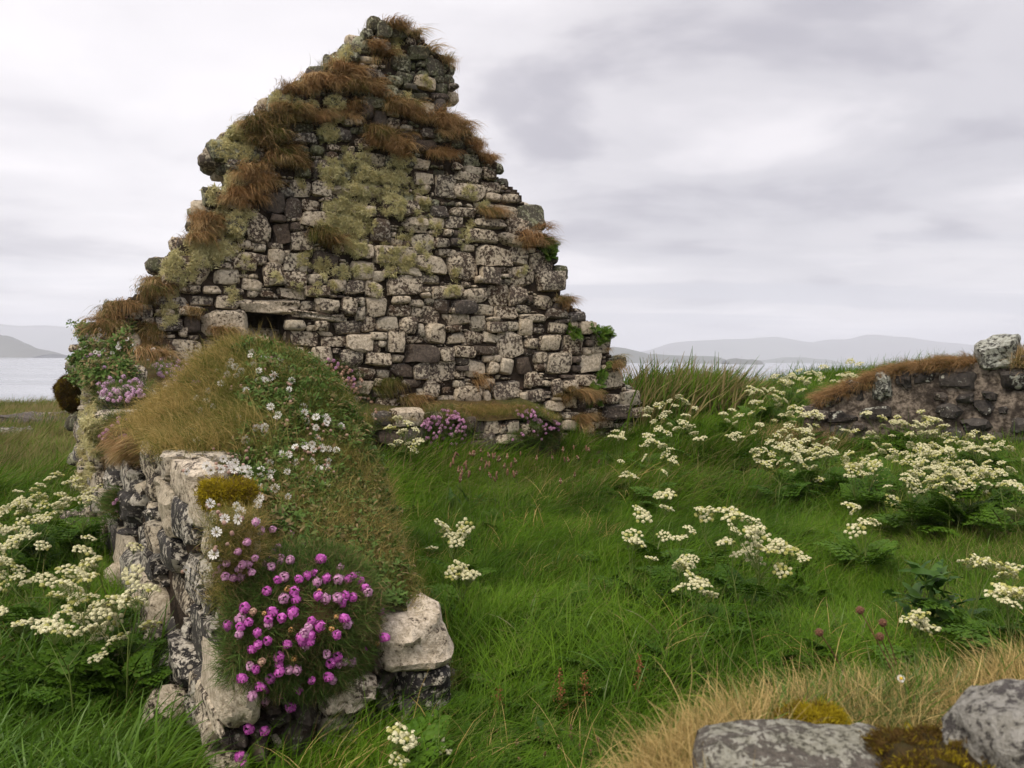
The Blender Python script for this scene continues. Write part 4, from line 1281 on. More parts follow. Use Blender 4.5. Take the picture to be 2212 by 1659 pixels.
def build_tree(skip=('haze', 'sea', 'mountains', 'headland', 'island')):
    vs_, fs_, n = [], [], 0
    for ob in SC.objects:
        if ob.type != 'MESH' or ob.name.split('.')[0] in skip or not len(ob.data.polygons):
            continue
        me = ob.data
        co = np.empty(len(me.vertices) * 3, np.float32)
        me.vertices.foreach_get('co', co)
        m = np.array(ob.matrix_world)
        co = co.reshape(-1, 3) @ m[:3, :3].T + m[:3, 3]
        vs_.append(co)
        li = np.empty(len(me.loops), np.int32)
        me.loops.foreach_get('vertex_index', li)
        ls = np.empty(len(me.polygons), np.int32)
        me.polygons.foreach_get('loop_start', ls)
        tot = np.diff(np.r_[ls, len(li)])
        q = ls[tot == 4]
        fs_ += (np.stack([li[q], li[q + 1], li[q + 2], li[q + 3]], -1) + n).tolist()
        t = ls[tot == 3]
        fs_ += (np.stack([li[t], li[t + 1], li[t + 2]], -1) + n).tolist()
        n += len(co)
    return BVHTree.FromPolygons(np.concatenate(vs_).tolist(), fs_)


TREE = build_tree()
EV = Vector(EYE)


def hit(px, py, far=30.0):
    d = Vector(ray(px, py)).normalized()
    p, nrm, _, dist = TREE.ray_cast(EV, d)
    if p is None or dist > far:
        return None
    if nrm.dot(d) > 0:
        nrm = -nrm
    return np.array(p), np.array(nrm)


def drop(x, y, top=6.0):
    p, nrm, _, _ = TREE.ray_cast(Vector((x, y, top)), Vector((0, 0, -1)))
    return (np.array(p), np.array(nrm)) if p is not None else None


def proj(P):
    q = (np.asarray(P) - EYE) @ CR
    return np.stack([1106 + F * q[..., 0] / -q[..., 2], 829.5 - F * q[..., 1] / -q[..., 2]], -1)


def cover(pts_px, far=16.0, nz=None):
    out = []
    for px, py in pts_px:
        h_ = hit(px, py, far)
        if h_ is not None and (nz is None or h_[1][2] > nz):
            out.append(h_)
    return (np.array([a for a, b in out]), np.array([b for a, b in out])) if out else (np.zeros((0, 3)), np.zeros((0, 3)))


rv_ = np.random.default_rng(5)


def gauss_px(lst, dens):
    """lst: (R, x, y, r); about dens points per spot of unit radius 80"""
    out = []
    for R, x, y, r in lst:
        k = max(2, int(dens * (r / 80) ** 2))
        for _ in range(k):
            a, q = rv_.uniform(0, 6.28), r * math.sqrt(rv_.random())
            out.append(vp(R, x + q * math.cos(a) * 0.95, y + q * math.sin(a)))
    return out


def tuft_mesh(nm, mat, *a, **k):
    V, Fq, H = blades(*a, **k)
    return mesh(nm, V, [Fq], mat, True, {'h': H})


# ------------------------------------------------------------------ source tufts
T_MEADOW = source_collection('src_meadow', [tuft_mesh('tuft', M_GRASS, 46, rv_, (.16, .36), .0052, 0.55, (0.05, 0.6), lean=rv_.uniform(.25, .6), spread=.06, segs=5) for _ in range(6)])
T_FINE = source_collection('src_fine', [tuft_mesh('tuft', M_GRASS, 60, rv_, (.22, .46), .0038, 0.9, (0.1, 0.8), lean=rv_.uniform(.5, .9), spread=.07, segs=6) for _ in range(5)])
T_FAR = source_collection('src_far', [tuft_mesh('tuft', M_GRASS, 50, rv_, (.14, .34), .010, 0.45, (0.05, 0.6), lean=.3, spread=.14, segs=3) for _ in range(4)])
T_LUSH = source_collection('src_lush', [tuft_mesh('tuft', M_LUSH, 11, rv_, (.28, .50), .013, 0.95, (0.05, 0.55), lean=.25, spread=.05, segs=8) for _ in range(5)])
T_DRY = source_collection('src_dry', [tuft_mesh('tuft', M_, 90, rv_, (.16, .30), .0040, 1.35, (0.0, 0.42), lean=1.15, spread=.05, segs=7) for M_ in (M_DRY, M_BROWN, M_BROWN, M_DRY, M_BROWN)])
T_MANE = source_collection('src_mane', [tuft_mesh('tuft', M_BROWN, 80, rv_, (.14, .28), .0042, 1.0, (0.0, 0.6), lean=.9, spread=.06, segs=6) for _ in range(4)])
T_DRYUP = source_collection('src_dryup', [tuft_mesh('tuft', M_DRY, 60, rv_, (.10, .24), .0045, 0.55, (0.0, 0.7), lean=.2, spread=.06, segs=5) for _ in range(4)])
T_GOLD = source_collection('src_gold', [tuft_mesh('tuft', M_GOLD, 50, rv_, (.08, .22), .0026, 0.8, (0.05, 0.9), lean=.35, spread=.05, segs=5) for _ in range(5)])
T_STRAW = source_collection('src_straw', [tuft_mesh('tuft', M_STRAW, 40, rv_, (.05, .13), .0018, 0.7, (0.1, 1.0), lean=.2, spread=.02, segs=5) for _ in range(5)])
T_NEEDLE = source_collection('src_needle', [tuft_mesh('tuft', M_CAMP, 40, rv_, (.03, .07), .0022, 0.3, (0.1, 0.9), lean=0, spread=.025, segs=3) for _ in range(3)])
T_LICHEN = source_collection('src_lichen', [tuft_mesh('tuft', M_LICHEN, 62, rv_, (.025, .062), .0068, 1.2, (0.0, 1.45), lean=0, spread=.016, segs=3) for _ in range(5)])


def leaf_blade(L, w, bend, segs=4):
    """one oval leaf along +x, folded a little along its midrib"""
    t = np.linspace(0, 1, segs + 1)
    half = w * np.sin(np.pi * np.clip(t * 0.93 + 0.05, 0, 1)) ** 0.8
    x = L * t
    z = bend * t ** 2 * -1
    V = np.concatenate([np.c_[x, half, z + half * 0.25], np.c_[x, 0 * x, z], np.c_[x, -half, z + half * 0.25]])
    n = segs + 1
    k = np.arange(segs)
    Fq = np.concatenate([np.stack([k + n, k + n + 1, k + 1, k], -1), np.stack([k + 2 * n, k + 2 * n + 1, k + n + 1, k + n], -1)])
    return V, Fq


def sprig(r, n, L, w, up=(0.1, 1.0), h=0.06):
    b = Bag()
    for k in range(n):
        V, Fq = leaf_blade(L * r.uniform(.6, 1.2), w * r.uniform(.7, 1.2), L * .3)
        R = rotm((0, 0, 1), r.uniform(0, 6.28)) @ rotm((0, 1, 0), -r.uniform(*up)) @ rotm((1, 0, 0), r.normal() * .4)
        b.add(V @ R.T + np.array([r.normal() * .012, r.normal() * .012, r.uniform(0, h)]), Fq, 0, r.random())
    return b


T_CAMP = source_collection('src_campion', [sprig(rv_, 34, .021, .0042, (-.2, 1.2), .05).mesh('sprig', M_CAMP) for _ in range(4)])


def fern_leaf(r, L=.22):
    """a finely cut leaf: a midrib with paired leaflets that are cut again"""
    b = Bag()
    Vt, Ft = tube(np.array([[0, 0, 0], [L * .5, 0, L * .16], [L, 0, L * .12]]), .0016, .0006, 3)
    b.add(Vt, Ft, 0, .5)
    for k in range(8):
        t = .22 + .76 * k / 8
        ln = L * .42 * (1 - t) ** .7 + .012
        p0 = np.array([L * t, 0, L * .16 * (1 - (2 * t - 1) ** 2) + L * .12 * t * .5])
        for sd in (-1, 1):
            for j in range(5):
                q = (j + .6) / 5
                for s2 in (-1, 1):
                    V, Fq = leaf_blade(ln * .38 * (1 - q * .55), ln * .11, .002, 2)
                    R = rotm((0, 0, 1), sd * 1.05 + s2 * .75 + r.normal() * .12) @ rotm((1, 0, 0), r.normal() * .3)
                    c = p0 + np.array([math.cos(sd * 1.05), math.sin(sd * 1.05), -.12 * q]) * ln * q
                    b.add(V @ R.T + c, Fq, 0, r.random())
    return b


FERN = [fern_leaf(rv_).mesh('leaf', M_LEAF) for _ in range(3)]


def herb(r):
    b = Bag()
    for k in range(5):
        f = fern_leaf(r, r.uniform(.14, .24))
        R = rotm((0, 0, 1), r.uniform(0, 6.28)) @ rotm((0, 1, 0), -r.uniform(.1, .8))


        V = np.concatenate(f.v) @ R.T
        b.add(V, np.concatenate(f.f4), 0, np.concatenate(f.h))
    return b.mesh('herb', M_LEAF)


T_HERB = source_collection('src_herb', [herb(rv_) for _ in range(4)])

# ------------------------------------------------------------------ meadow grass
WALLS = [
    (np.array(CORNER), WL, NL, -0.3, S_END + .12, -.06, 1.16),
    (np.array(CORNER), np.array(UG), -GABLE.n[:2], -.1, 6.75, 0.0, .75),
    (BEN.w(bu0, 0)[:2], np.array(UG), -GABLE.n[:2], 0, bu1 - bu0, 0.0, .6),
    (RA, (RB - RA) / rlen, -RW.n[:2], -.05, 6, -.02, .65)]


def inside_walls(P):
    m = np.zeros(len(P), bool)
    for o_, a_, n_, a0, a1, n0, n1 in WALLS:
        q = P[:, :2] - o_
        s_, t_ = q @ a_, q @ n_
        m |= (s_ > a0) & (s_ < a1) & (t_ > n0) & (t_ < n1)
    ed = np.interp(P[:, 0], NE[:, 0], NE[:, 1]) + .12
    m |= (P[:, 0] > NE[0, 0] - .05) & (P[:, 1] < ed)
    return m


def ring(y0, y1, dens, r, xm=1.6, k=.72):
    A = (y1 - y0) * (k * (y0 + y1) + 2 * xm)
    n = int(A * dens * 1.3)
    y = y0 + (y1 - y0) * r.random(n)
    x = (r.random(n) * 2 - 1) * (k * y1 + xm)
    P = np.c_[x, y]
    P = P[np.abs(x) < k * y + xm]
    P = P[~inside_walls(P)]
    return P


def wind(P):
    return 0.5 + 1.5 * fbm(P, .8, 2, 9)


def grow(name, P, coll, nv, label, scale=(0.75, 1.25), tint=None, yaw=None, sink=.02, r=rv_, parent=None):
    n = len(P)
    lump_ = np.clip(.98 + .42 * fbm(P[:, :2], 2.3, 3, 14), .5, 1.5)
    P3 = np.c_[P, ground(P[:, 0], P[:, 1]) - sink] if P.shape[1] == 2 else P
    yaw = wind(P3[:, :2]) + r.normal(size=n) * .5 if yaw is None else yaw
    rot = np.c_[r.normal(size=n) * .09, r.normal(size=n) * .09, yaw]
    return scatter(name, P3, rot, r.uniform(*scale, n) * lump_, r.integers(0, nv, n), coll, np.zeros(n) if tint is None else tint, label)


def dryness(P):
    """rusty and straw-coloured places in the meadow"""
    x, y = P[:, 0], P[:, 1]
    t = 0.05 + 0.15 * fbm(P, 1.1, 3, 11)
    left = np.clip((-x - 2.5 - .15 * y) / 1.5, 0, 1) * np.clip((y - 8.5) / 2.5, 0, 1)
    t += .55 * left
    t += .30 * np.exp(-((x - 3.2) ** 2 + (y - 5.2) ** 2) / 1.2)
    t += .45 * np.exp(-((x - 2.3) ** 2 + (y - 12.3) ** 2) / 1.0)
    return np.clip(t, 0, 1)


P = ring(1.3, 4.2, 420, rv_, 1.0)
grow('meadow_grass', P, T_FINE, 5, 'long fine green grass lying in swirls over the meadow', (.55, 1.0), dryness(P))
P = ring(4.2, 8.0, 240, rv_)
sel = rv_.random(len(P)) < .55
grow('meadow_grass', P[sel], T_FINE, 5, 'long fine green grass lying in swirls over the meadow', (.6, 1.1), dryness(P[sel]))
grow('meadow_grass', P[~sel], T_MEADOW, 6, 'green grass blades standing in the meadow', (.6, 1.05), dryness(P[~sel]))
P = ring(8.0, 14.5, 80, rv_)
P = P[(np.hypot(P[:, 0] - .2, P[:, 1] - 9.4) > 1.1) | (rv_.random(len(P)) < .45)]
grow('meadow_grass', P, T_MEADOW, 6, 'green grass blades standing in the meadow', (.8, 1.35), dryness(P))
P = ring(13.5, 25, 32, rv_)
P = P[P[:, 1] < coast(P[:, 0]) + 1.2]
grow('meadow_grass', P, T_FAR, 4, 'green grass of the far meadow edge', (.7, 1.2), dryness(P))
# longer lighter blades and bleached stems through the sward
P = ring(1.6, 9.0, 20, rv_)
grow('long_blades', P, T_LUSH, 5, 'scattered long pale blades arching out of the meadow', (.35, .62), rv_.uniform(0, .75, len(P)))
P = ring(1.6, 10.0, 4, rv_)
grow('bleached_stems', P, T_GOLD, 5, 'scattered bleached grass stems in the meadow', (1.1, 2.0), rv_.uniform(.5, 1, len(P)))
# a broad-bladed wet stand in the lower left
q = []
for _ in range(620):
    g_ = ray_ground(rv_.uniform(-160, 350), rv_.uniform(1470, 1800), 0.0, 8, 1.2)
    if g_ is not None:
        q.append(g_[:2])
P = np.array(q)
P = P[~inside_walls(P)]
grow('lush_grass', P, T_LUSH, 5, 'tall broad wet grass blades in the lower left corner', (.5, .92), np.full(len(P), .05), yaw=rv_.normal(size=len(P)) * .9 + .3)
# the tall brown-green tussock behind the right end of the gable
q = np.array([(x, y) for x, y in zip(rv_.uniform(1.75, 2.9, 420), rv_.uniform(11.2, 12.6, 420))])
grow('tussock_grass', q, T_FAR, 4, 'tall brown and green tussock at the right end of the gable', (1.3, 2.3), np.clip(.46 + .2 * rv_.normal(size=len(q)), 0, 1), yaw=rv_.normal(size=len(q)) * .5)
# cut-leaved herbs among the grass
q = []
for (xa, ya, xb, yb, n) in ((830, 1000, 1750, 1300, 26), (1350, 900, 1900, 1080, 60), (1650, 960, 2230, 1060, 150), (0, 1000, 220, 1420, 90), (960, 1420, 1300, 1659, 26), (1250, 1200, 1800, 1500, 30), (820, 930, 950, 1010, 16),
                            (1550, 820, 1900, 900, 40), (100, 1250, 300, 1500, 30)):
    for _ in range(n):
        g_ = ray_ground(rv_.uniform(xa, xb), rv_.uniform(ya, yb), .10, 16)
        if g_ is not None:
            q.append(g_[:2])
P = np.array(q)
P = P[~inside_walls(P)]
P3 = np.c_[P, ground(P[:, 0], P[:, 1]) + .07]
grow('herb_leaves', P3, T_HERB, 4, 'finely cut green leaves among the grass', (.4, .8), np.clip(rv_.normal(size=len(P3)) * .2 + .1, 0, 1), yaw=rv_.uniform(0, 6.28, len(P3)))

# ------------------------------------------------------------------ turf on the walls
n = 4200
s_ = rv_.uniform(-.2, S_END - .05, n)
t_ = rv_.random(n)
t_ = .02 + t_ * (TW(s_) + .10)
z_ = mound(s_, t_)
P3 = sw(s_, t_, z_ - .015)
w_ = TW(s_)
fr = t_ / w_
nzv = fbm(np.c_[s_, t_], 4, 3, 2)
gold = (s_ > 1.6) & (s_ < 4.95) & (fr < .55 + .22 * nzv + .25 * (s_ < 3.3))
end_dry = (s_ >= 4.9) & (fr > .35) & (nzv > -.25)
edge = (s_ < 1.7)
keep = (gold | end_dry | edge) & ((s_ > 3.2) | (rv_.random(n) < .6))
tint = np.where(gold, .34 + .30 * nzv, np.where(edge, .40 + .2 * nzv, .50 + .25 * nzv))
sc = np.where(gold, rv_.uniform(.65, 1.2, n), rv_.uniform(.4, .8, n)) * np.where((s_ < 3.15), .33, .88)
yaw = math.atan2(-NL[1], -NL[0]) + rv_.normal(size=n) * .8
i_ = np.where(keep)[0]
scatter('golden_grass', P3[i_], np.c_[rv_.normal(size=(len(i_), 2)) * .15, yaw[i_]], sc[i_], rv_.integers(0, 5, len(i_)), T_GOLD, tint[i_], 'golden and green grass on the turf hump of the side wall')
# campion leaves on the inner side
n = 3600
s_ = rv_.uniform(2.6, S_END - .05, n)
t_ = rv_.uniform(.25, 1.25, n) * TW(s_)
t_ = np.minimum(t_, TW(s_) + .16)
nzv = fbm(np.c_[s_, t_], 4, 3, 2)
fr = t_ / TW(s_)
k_ = ((fr > .50 + .15 * nzv) & (s_ < 5.3)) | ((s_ > 4.75) & (fr > .3))
s_, t_ = s_[k_], t_[k_]
P3 = sw(s_, t_, mound(s_, t_) - .005)
nn = len(P3)
scatter('campion_leaves', P3, np.c_[rv_.normal(size=(nn, 2)) * .5, rv_.uniform(0, 6.28, nn)], rv_.uniform(.8, 1.6, nn), rv_.integers(0, 4, nn), T_CAMP, np.clip(.12 + .22 * rv_.normal(size=nn), 0, .8), 'small green campion leaves matted over the side wall')
nn = 1900
s_ = rv_.uniform(3.2, S_END - .1, nn)
t_ = rv_.uniform(.35, 1.12, nn) * TW(s_)
P3 = sw(s_, t_, mound(s_, t_) - .01)
scatter('turf_grass', P3, np.c_[rv_.normal(size=(nn, 2)) * .35, rv_.uniform(0, 6.28, nn)], rv_.uniform(.3, .75, nn), rv_.integers(0, 5, nn), T_GOLD, np.clip(.10 + .35 * fbm(P3, 3, 2, 2) + .2 * rv_.normal(size=nn), 0, 1), 'short green grass among the campion on the side wall')
P_, N_ = cover([(rv_.uniform(462, 640), rv_.uniform(1075, 1300)) for _ in range(520)], 6, -.5)
P_ = P_ - N_ * .01
N_ = N_ + np.array([0, -.3, .9])
scatter('turf_grass', P_, aim_euler(N_, rv_.uniform(0, 6.28, len(P_))), rv_.uniform(.2, .5, len(P_)), rv_.integers(0, 5, len(P_)), T_GOLD, np.clip(.35 + .35 * rv_.normal(size=len(P_)), 0, 1), 'short dry and green grass round the pale thrift near the end of the side wall')
# dry hanging fringe where the turf overhangs the outer face
n = 130
s_ = rv_.uniform(3.0, 4.0, n)
P3 = sw(s_, rv_.uniform(0, .1, n), mound(s_, 0 * s_) - rv_.uniform(.0, .16, n))
yaw = math.atan2(-NL[1], -NL[0]) + rv_.normal(size=n) * .35
scatter('dry_fringe', P3, np.c_[rv_.normal(size=(n, 2)) * .15, yaw], rv_.uniform(.35, .65, n), rv_.integers(0, 5, n), T_DRY, rv_.uniform(.3, .9, n), 'brown grass fringe hanging over the outer face of the side wall', 'stuff')


# ------------------------------------------------------------------ gable: tufts of grass and beard lichen
def tufts(lst, dens=1.0):
    """(R, x, y, rx, ry, n, tint) -> points, normals, tints"""
    P_, N_, T_ = [], [], []
    for R, x, y, rx, ry, k, ti in lst:
        for _ in range(int(k * dens)):
            h_ = hit(*vp(R, x + rv_.uniform(-rx, rx), y + rv_.uniform(-ry, ry)), 16)
            if h_ is not None:
                P_.append(h_[0] - h_[1] * .03)
                N_.append(h_[1])
                T_.append(ti + rv_.normal() * .12)
    return np.array(P_), np.array(N_), np.clip(T_, 0, 1)


HANG = [(R1, 1640, 190, 60, 25, 16, .8), (R1, 1560, 160, 50, 15, 8, .7), (R1, 1700, 230, 40, 30, 12, .85), (R1, 1830, 320, 60, 40, 26, .8), (R1, 1900, 380, 30, 30, 12, .8), (R1, 1420, 350, 50, 40, 12, .8),
        (R1, 1230, 480, 70, 25, 30, .9), (R1, 1080, 550, 110, 25, 34, .85), (R1, 900, 600, 120, 18, 26, .8), (R1, 1330, 560, 80, 30, 26, .85), (R1, 1250, 590, 120, 20, 20, .6), (R1, 1400, 600, 40, 30, 12, .9),
        (R1, 880, 760, 110, 30, 34, .75), (R1, 1010, 770, 70, 30, 20, .7), (R1, 700, 810, 110, 40, 34, .7), (R1, 650, 900, 60, 60, 22, .75), (R1, 760, 930, 90, 60, 24, .75), (R1, 1280, 720, 50, 60, 14, .6),
        (R1, 1590, 720, 70, 30, 34, .85), (R1, 1680, 770, 40, 25, 12, .8), (R1, 1440, 880, 60, 30, 22, .25), (R1, 1510, 940, 110, 30, 40, .75), (R1, 1600, 1000, 50, 20, 14, .8), (R1, 1900, 790, 80, 25, 36, .75),
        (R1, 2010, 800, 60, 30, 26, .7), (R1, 1860, 850, 40, 50, 20, .8), (R1, 1960, 850, 60, 40, 18, .5), (R1, 1830, 1020, 80, 15, 18, .85), (R1, 2110, 970, 70, 30, 22, .7), (R1, 2180, 1050, 50, 30, 16, .8),
        (R1, 840, 1060, 110, 50, 26, .75), (R1, 620, 1140, 90, 50, 26, .7), (R1, 560, 1300, 90, 50, 30, .7), (R1, 700, 1220, 60, 25, 14, .6), (R1, 320, 1470, 70, 50, 26, .6), (R1, 250, 1540, 40, 40, 14, .6),
        (R1, 1080, 1540, 50, 25, 14, .35), (R1, 1110, 1600, 50, 30, 14, .75), (R3, 1130, 90, 60, 20, 10, .8), (R3, 1390, 260, 50, 30, 14, .85), (R3, 1380, 10, 60, 20, 12, .7), (R3, 1490, 240, 20, 70, 14, .6),
        (R3, 1640, 670, 60, 30, 26, .65), (R3, 1920, 1080, 40, 25, 10, .8), (R3, 430, 1230, 70, 25, 16, .45), (R3, 600, 1330, 110, 30, 22, .45), (R3, 1750, 1270, 70, 30, 20, .75), (R3, 1740, 1440, 50, 20, 16, .85),
        (R3, 1620, 1290, 40, 30, 10, .4), (R2, 590, 420, 80, 50, 30, .65), (R2, 390, 560, 60, 40, 24, .6), (R2, 300, 640, 70, 40, 24, .55), (R2, 580, 720, 50, 50, 20, .65), (R2, 590, 830, 60, 40, 18, .6),
        (R2, 900, 580, 20, 30, 6, .7), (R2, 1080, 730, 60, 20, 16, .6), (R3, 1000, 1370, 300, 20, 46, .45), (R3, 1950, 1010, 60, 40, 12, .6), (R3, 1010, 1180, 40, 15, 6, .7), (R2, 300, 700, 60, 20, 10, .5)]
P_, N_, T_ = tufts(HANG, .85)
T_ = np.clip(T_ - .15 + .35 * fbm(P_, 3.5, 2, 6), 0, 1)
yaw = np.arctan2(GABLE.n[1], GABLE.n[0]) + rv_.normal(size=len(P_)) * .45
scatter('dry_grass', P_, np.c_[rv_.normal(size=(len(P_), 2)) * .15, yaw], rv_.uniform(.5, 1.1, len(P_)), rv_.integers(0, 5, len(P_)), T_DRY, T_, 'brown drooping grass tufts growing out of the gable')
# upright fringe along the broken skyline
e_p = []
for (x0, y0), (x1, y1) in zip(SIL[2:32], SIL[3:33]):
    L_ = math.hypot(x1 - x0, y1 - y0)
    for _ in range(int(L_ / (3.2 if x0 > 960 else 5))):
        f_ = rv_.random()
        h_ = hit(x0 + (x1 - x0) * f_ + (4 if x0 < 820 else -4) + rv_.normal() * 3, y0 + (y1 - y0) * f_ + 8 + abs(rv_.normal()) * 5, 14)
        if h_ is not None and (h_[1][2] > -.2):
            e_p.append(h_[0] - GABLE.n * rv_.uniform(0, .45))
e_p = np.array(e_p)
keep = (fbm(e_p, 2.6, 3, 4) > -.1) | (e_p[:, 0] > -1.3)
e_p = e_p[keep]
scatter('dry_grass', e_p, np.c_[rv_.normal(size=(len(e_p), 2)) * .25, rv_.uniform(0, 6.28, len(e_p))], rv_.uniform(.35, .75, len(e_p)), rv_.integers(0, 4, len(e_p)), T_DRYUP, rv_.uniform(.3, .9, len(e_p)), 'dry grass along the broken skyline of the gable')

LICH = [(R1, x, y, r) for x, y, r in ((800, 660, 70), (900, 680, 60), (1150, 690, 70), (1160, 760, 70), (1000, 680, 50), (1100, 880, 80), (500, 960, 110), (400, 970, 60), (530, 870, 80), (600, 1020, 50), (1200, 1040, 70), (1220, 1100, 70),
        (1110, 1120, 80), (1150, 1170, 70), (1330, 1130, 80), (1400, 1130, 70), (1340, 1010, 60), (500, 1190, 90), (520, 1130, 60), (370, 1290, 70), (480, 1460, 100), (400, 1420, 70), (560, 1420, 70), (300, 1600, 130), (450, 1590, 100),
        (900, 1220, 40), (1250, 1250, 100), (1350, 1240, 90), (1450, 1200, 80), (1570, 1210, 90), (1660, 1230, 70), (1720, 1310, 60), (1300, 1370, 120), (1250, 1450, 120), (1150, 1380, 70), (1350, 1480, 80), (1540, 1340, 90), (1510, 1160, 60),
        (1560, 1100, 60), (1600, 1060, 80), (1120, 1540, 80), (1200, 1560, 100), (2060, 1270, 60), (1740, 540, 40), (1690, 690, 40), (1620, 640, 40), (1560, 300, 60), (1180, 400, 60), (1480, 1250, 80), (1270, 330, 40))]
LICH += [(R3, x, y, r) for x, y, r in ((150, 90, 130), (230, 140, 100), (60, 180, 90), (170, 240, 100), (250, 290, 90), (560, 230, 55), (690, 310, 60), (760, 180, 50), (440, 360, 80), (560, 370, 80), (500, 50, 80), (690, 80, 60), (970, 170, 55),
        (940, 260, 50), (280, 460, 55), (590, 450, 60), (460, 470, 50), (20, 450, 60), (130, 480, 60), (700, 460, 40), (880, 500, 40), (360, 600, 40), (860, 600, 55), (1330, 470, 40), (90, 570, 40), (1100, 60, 50))]
LICH += [(R2, x, y, r) for x, y, r in ((1000, 150, 130), (800, 280, 120), (900, 130, 90), (730, 350, 80), (710, 600, 80), (740, 470, 40), (1220, 270, 50), (1410, 340, 40), (1640, 250, 80), (1560, 400, 40), (1160, 440, 60), (1680, 430, 45), (1110, 510, 30),
        (150, 700, 40), (210, 960, 50), (200, 1060, 60), (205, 1130, 50), (200, 1200, 60), (195, 1300, 70), (190, 1400, 80), (180, 1500, 80), (175, 1600, 80), (190, 1700, 70))]
P_, N_ = cover(gauss_px(LICH, 19), 14)
# beard lichen leans out of the stone and hangs
ax = N_ + np.array([0, 0, -.15]) + rv_.normal(size=N_.shape) * .25
rot = aim_euler(ax, rv_.uniform(0, 6.28, len(P_)))
scatter('beard_lichen', P_ - N_ * .004, rot, rv_.uniform(.6, 1.3, len(P_)), rv_.integers(0, 5, len(P_)), T_LICHEN, rv_.uniform(0, .8, len(P_)), 'pale grey-green beard lichen tufted over the gable stones')

# ------------------------------------------------------------------ grass on the ledge, the mortared wall and the near wall
n = 520
u_ = rv_.uniform(bu0, bu1, n)
d_ = rv_.uniform(-LOFF, .03, n)
P3 = BEN.w(u_, ledge_top(u_) + .03 - .3 * np.maximum(0, d_ + .1), d_)
scatter('golden_grass', P3, np.c_[rv_.normal(size=(n, 2)) * .3, math.atan2(GABLE.n[1], GABLE.n[0]) + rv_.normal(size=n)], rv_.uniform(.3, .75, n), rv_.integers(0, 5, n), T_GOLD, np.clip(.38 + .2 * rv_.normal(size=n), 0, 1), 'golden grass on the ledge at the foot of the gable')
n = 560
u_ = rv_.uniform(RW.px(1775, 860)[0], RW.px(2105, 780)[0], n)
d_ = -.04 - rv_.random(n) * .5
P3 = RW.w(u_, right_top(u_) - .03, d_)
scatter('dry_grass', P3, np.c_[rv_.normal(size=(n, 2)) * .2, math.atan2(RW.n[1], RW.n[0]) - .9 + rv_.normal(size=n) * .5], rv_.uniform(.45, .9, n), rv_.integers(0, 4, n), T_MANE, np.clip(.62 + .15 * rv_.normal(size=n), 0, 1), 'brown grass mane along the top of the mortared wall')
n = 90
u_ = rv_.normal(size=n) * .10 + RW.px(2235, 760)[0]
P3 = RW.w(u_, right_top(u_) + .05, -rv_.random(n) * .4)
scatter('dry_grass', P3, np.c_[rv_.normal(size=(n, 2)) * .3, rv_.uniform(0, 6, n)], rv_.uniform(.6, 1.1, n), rv_.integers(0, 4, n), T_DRYUP, rv_.uniform(.5, 1, n), 'dry grass beside the boulder on the mortared wall')
# rusty grass at the left end of the mortared wall
q = np.array([(RA[0] + rv_.normal() * .16 - .12, RA[1] + rv_.normal() * .25 - .1) for _ in range(160)])
grow('dry_grass', q, T_DRYUP, 4, 'rusty grass at the broken left end of the mortared wall', (.9, 1.7), rv_.uniform(.4, 1, len(q)))
# near wall: straw fringe and a few broad green blades
n = 1500
x_ = rv_.uniform(NE[0, 0] - .02, 2.6, n)
e_ = np.interp(x_, NE[:, 0], NE[:, 1])
y_ = e_ + .05 - rv_.random(n) ** 1.3 * np.where(x_ < .34, .30, .24)
P3 = np.c_[x_, y_, near_h(x_, y_) - .005]
tn = np.clip(.62 + .35 * fbm(P3, 7, 2, 3) - .25 * ((x_ > .50) & (x_ < .85)), 0, 1)
scatter('straw_grass', P3, np.c_[rv_.normal(size=(n, 2)) * .3, math.pi * .75 + rv_.normal(size=n) * 1.1], rv_.uniform(.5, 1.15, n), rv_.integers(0, 5, n), T_STRAW, tn, 'straw-coloured grass along the edge of the near wall')
n = 150
x_ = np.r_[rv_.uniform(.42, .95, n), rv_.uniform(.95, 2.2, n // 2)]
e_ = np.interp(x_, NE[:, 0], NE[:, 1])
y_ = e_ + .03 - rv_.random(len(x_)) * .14
P3 = np.c_[x_, y_, near_h(x_, y_) - .01]
T_GREENB = source_collection('src_green', [tuft_mesh('tuft', M_LUSH, 9, rv_, (.06, .15), .0035, 0.5, (0.05, 0.7), lean=.1, spread=.02, segs=5) for _ in range(4)])
scatter('green_grass', P3, np.c_[rv_.normal(size=(len(x_), 2)) * .2, rv_.uniform(0, 6.28, len(x_))], rv_.uniform(.6, 1.1, len(x_)), rv_.integers(0, 4, len(x_)), T_GREENB, rv_.uniform(0, .5, len(x_)), 'green blades sprouting on the near wall')
# ------------------------------------------------------------------ flowers: shared meshes
def dome_dirs(n, r, zmin=0.0):
    k = np.arange(n) + .5
    z = 1 - (1 - zmin) * k / n
    a = k * 2.39996 + r.uniform(0, 6)
    q = np.sqrt(1 - z * z)
    return np.c_[q * np.cos(a), q * np.sin(a), z]


def disc(r_, c, nrm, k=5, jit=.2, r=rv_):
    """a tiny lobed disc"""
    nrm = nrm / np.linalg.norm(nrm)
    a = np.cross(nrm, [.3, .5, .81])
    a /= np.linalg.norm(a)
    b = np.cross(nrm, a)
    t = np.arange(k) * 2 * math.pi / k + r.uniform(0, 6)
    rr = r_ * r.uniform(1 - jit, 1 + jit, k)
    V = np.concatenate([[c], c + (np.cos(t) * rr)[:, None] * a + (np.sin(t) * rr)[:, None] * b - nrm * r_ * .25])
    i = np.arange(k)
    return V, np.stack([0 * i, 1 + i, 1 + (i + 1) % k], -1)


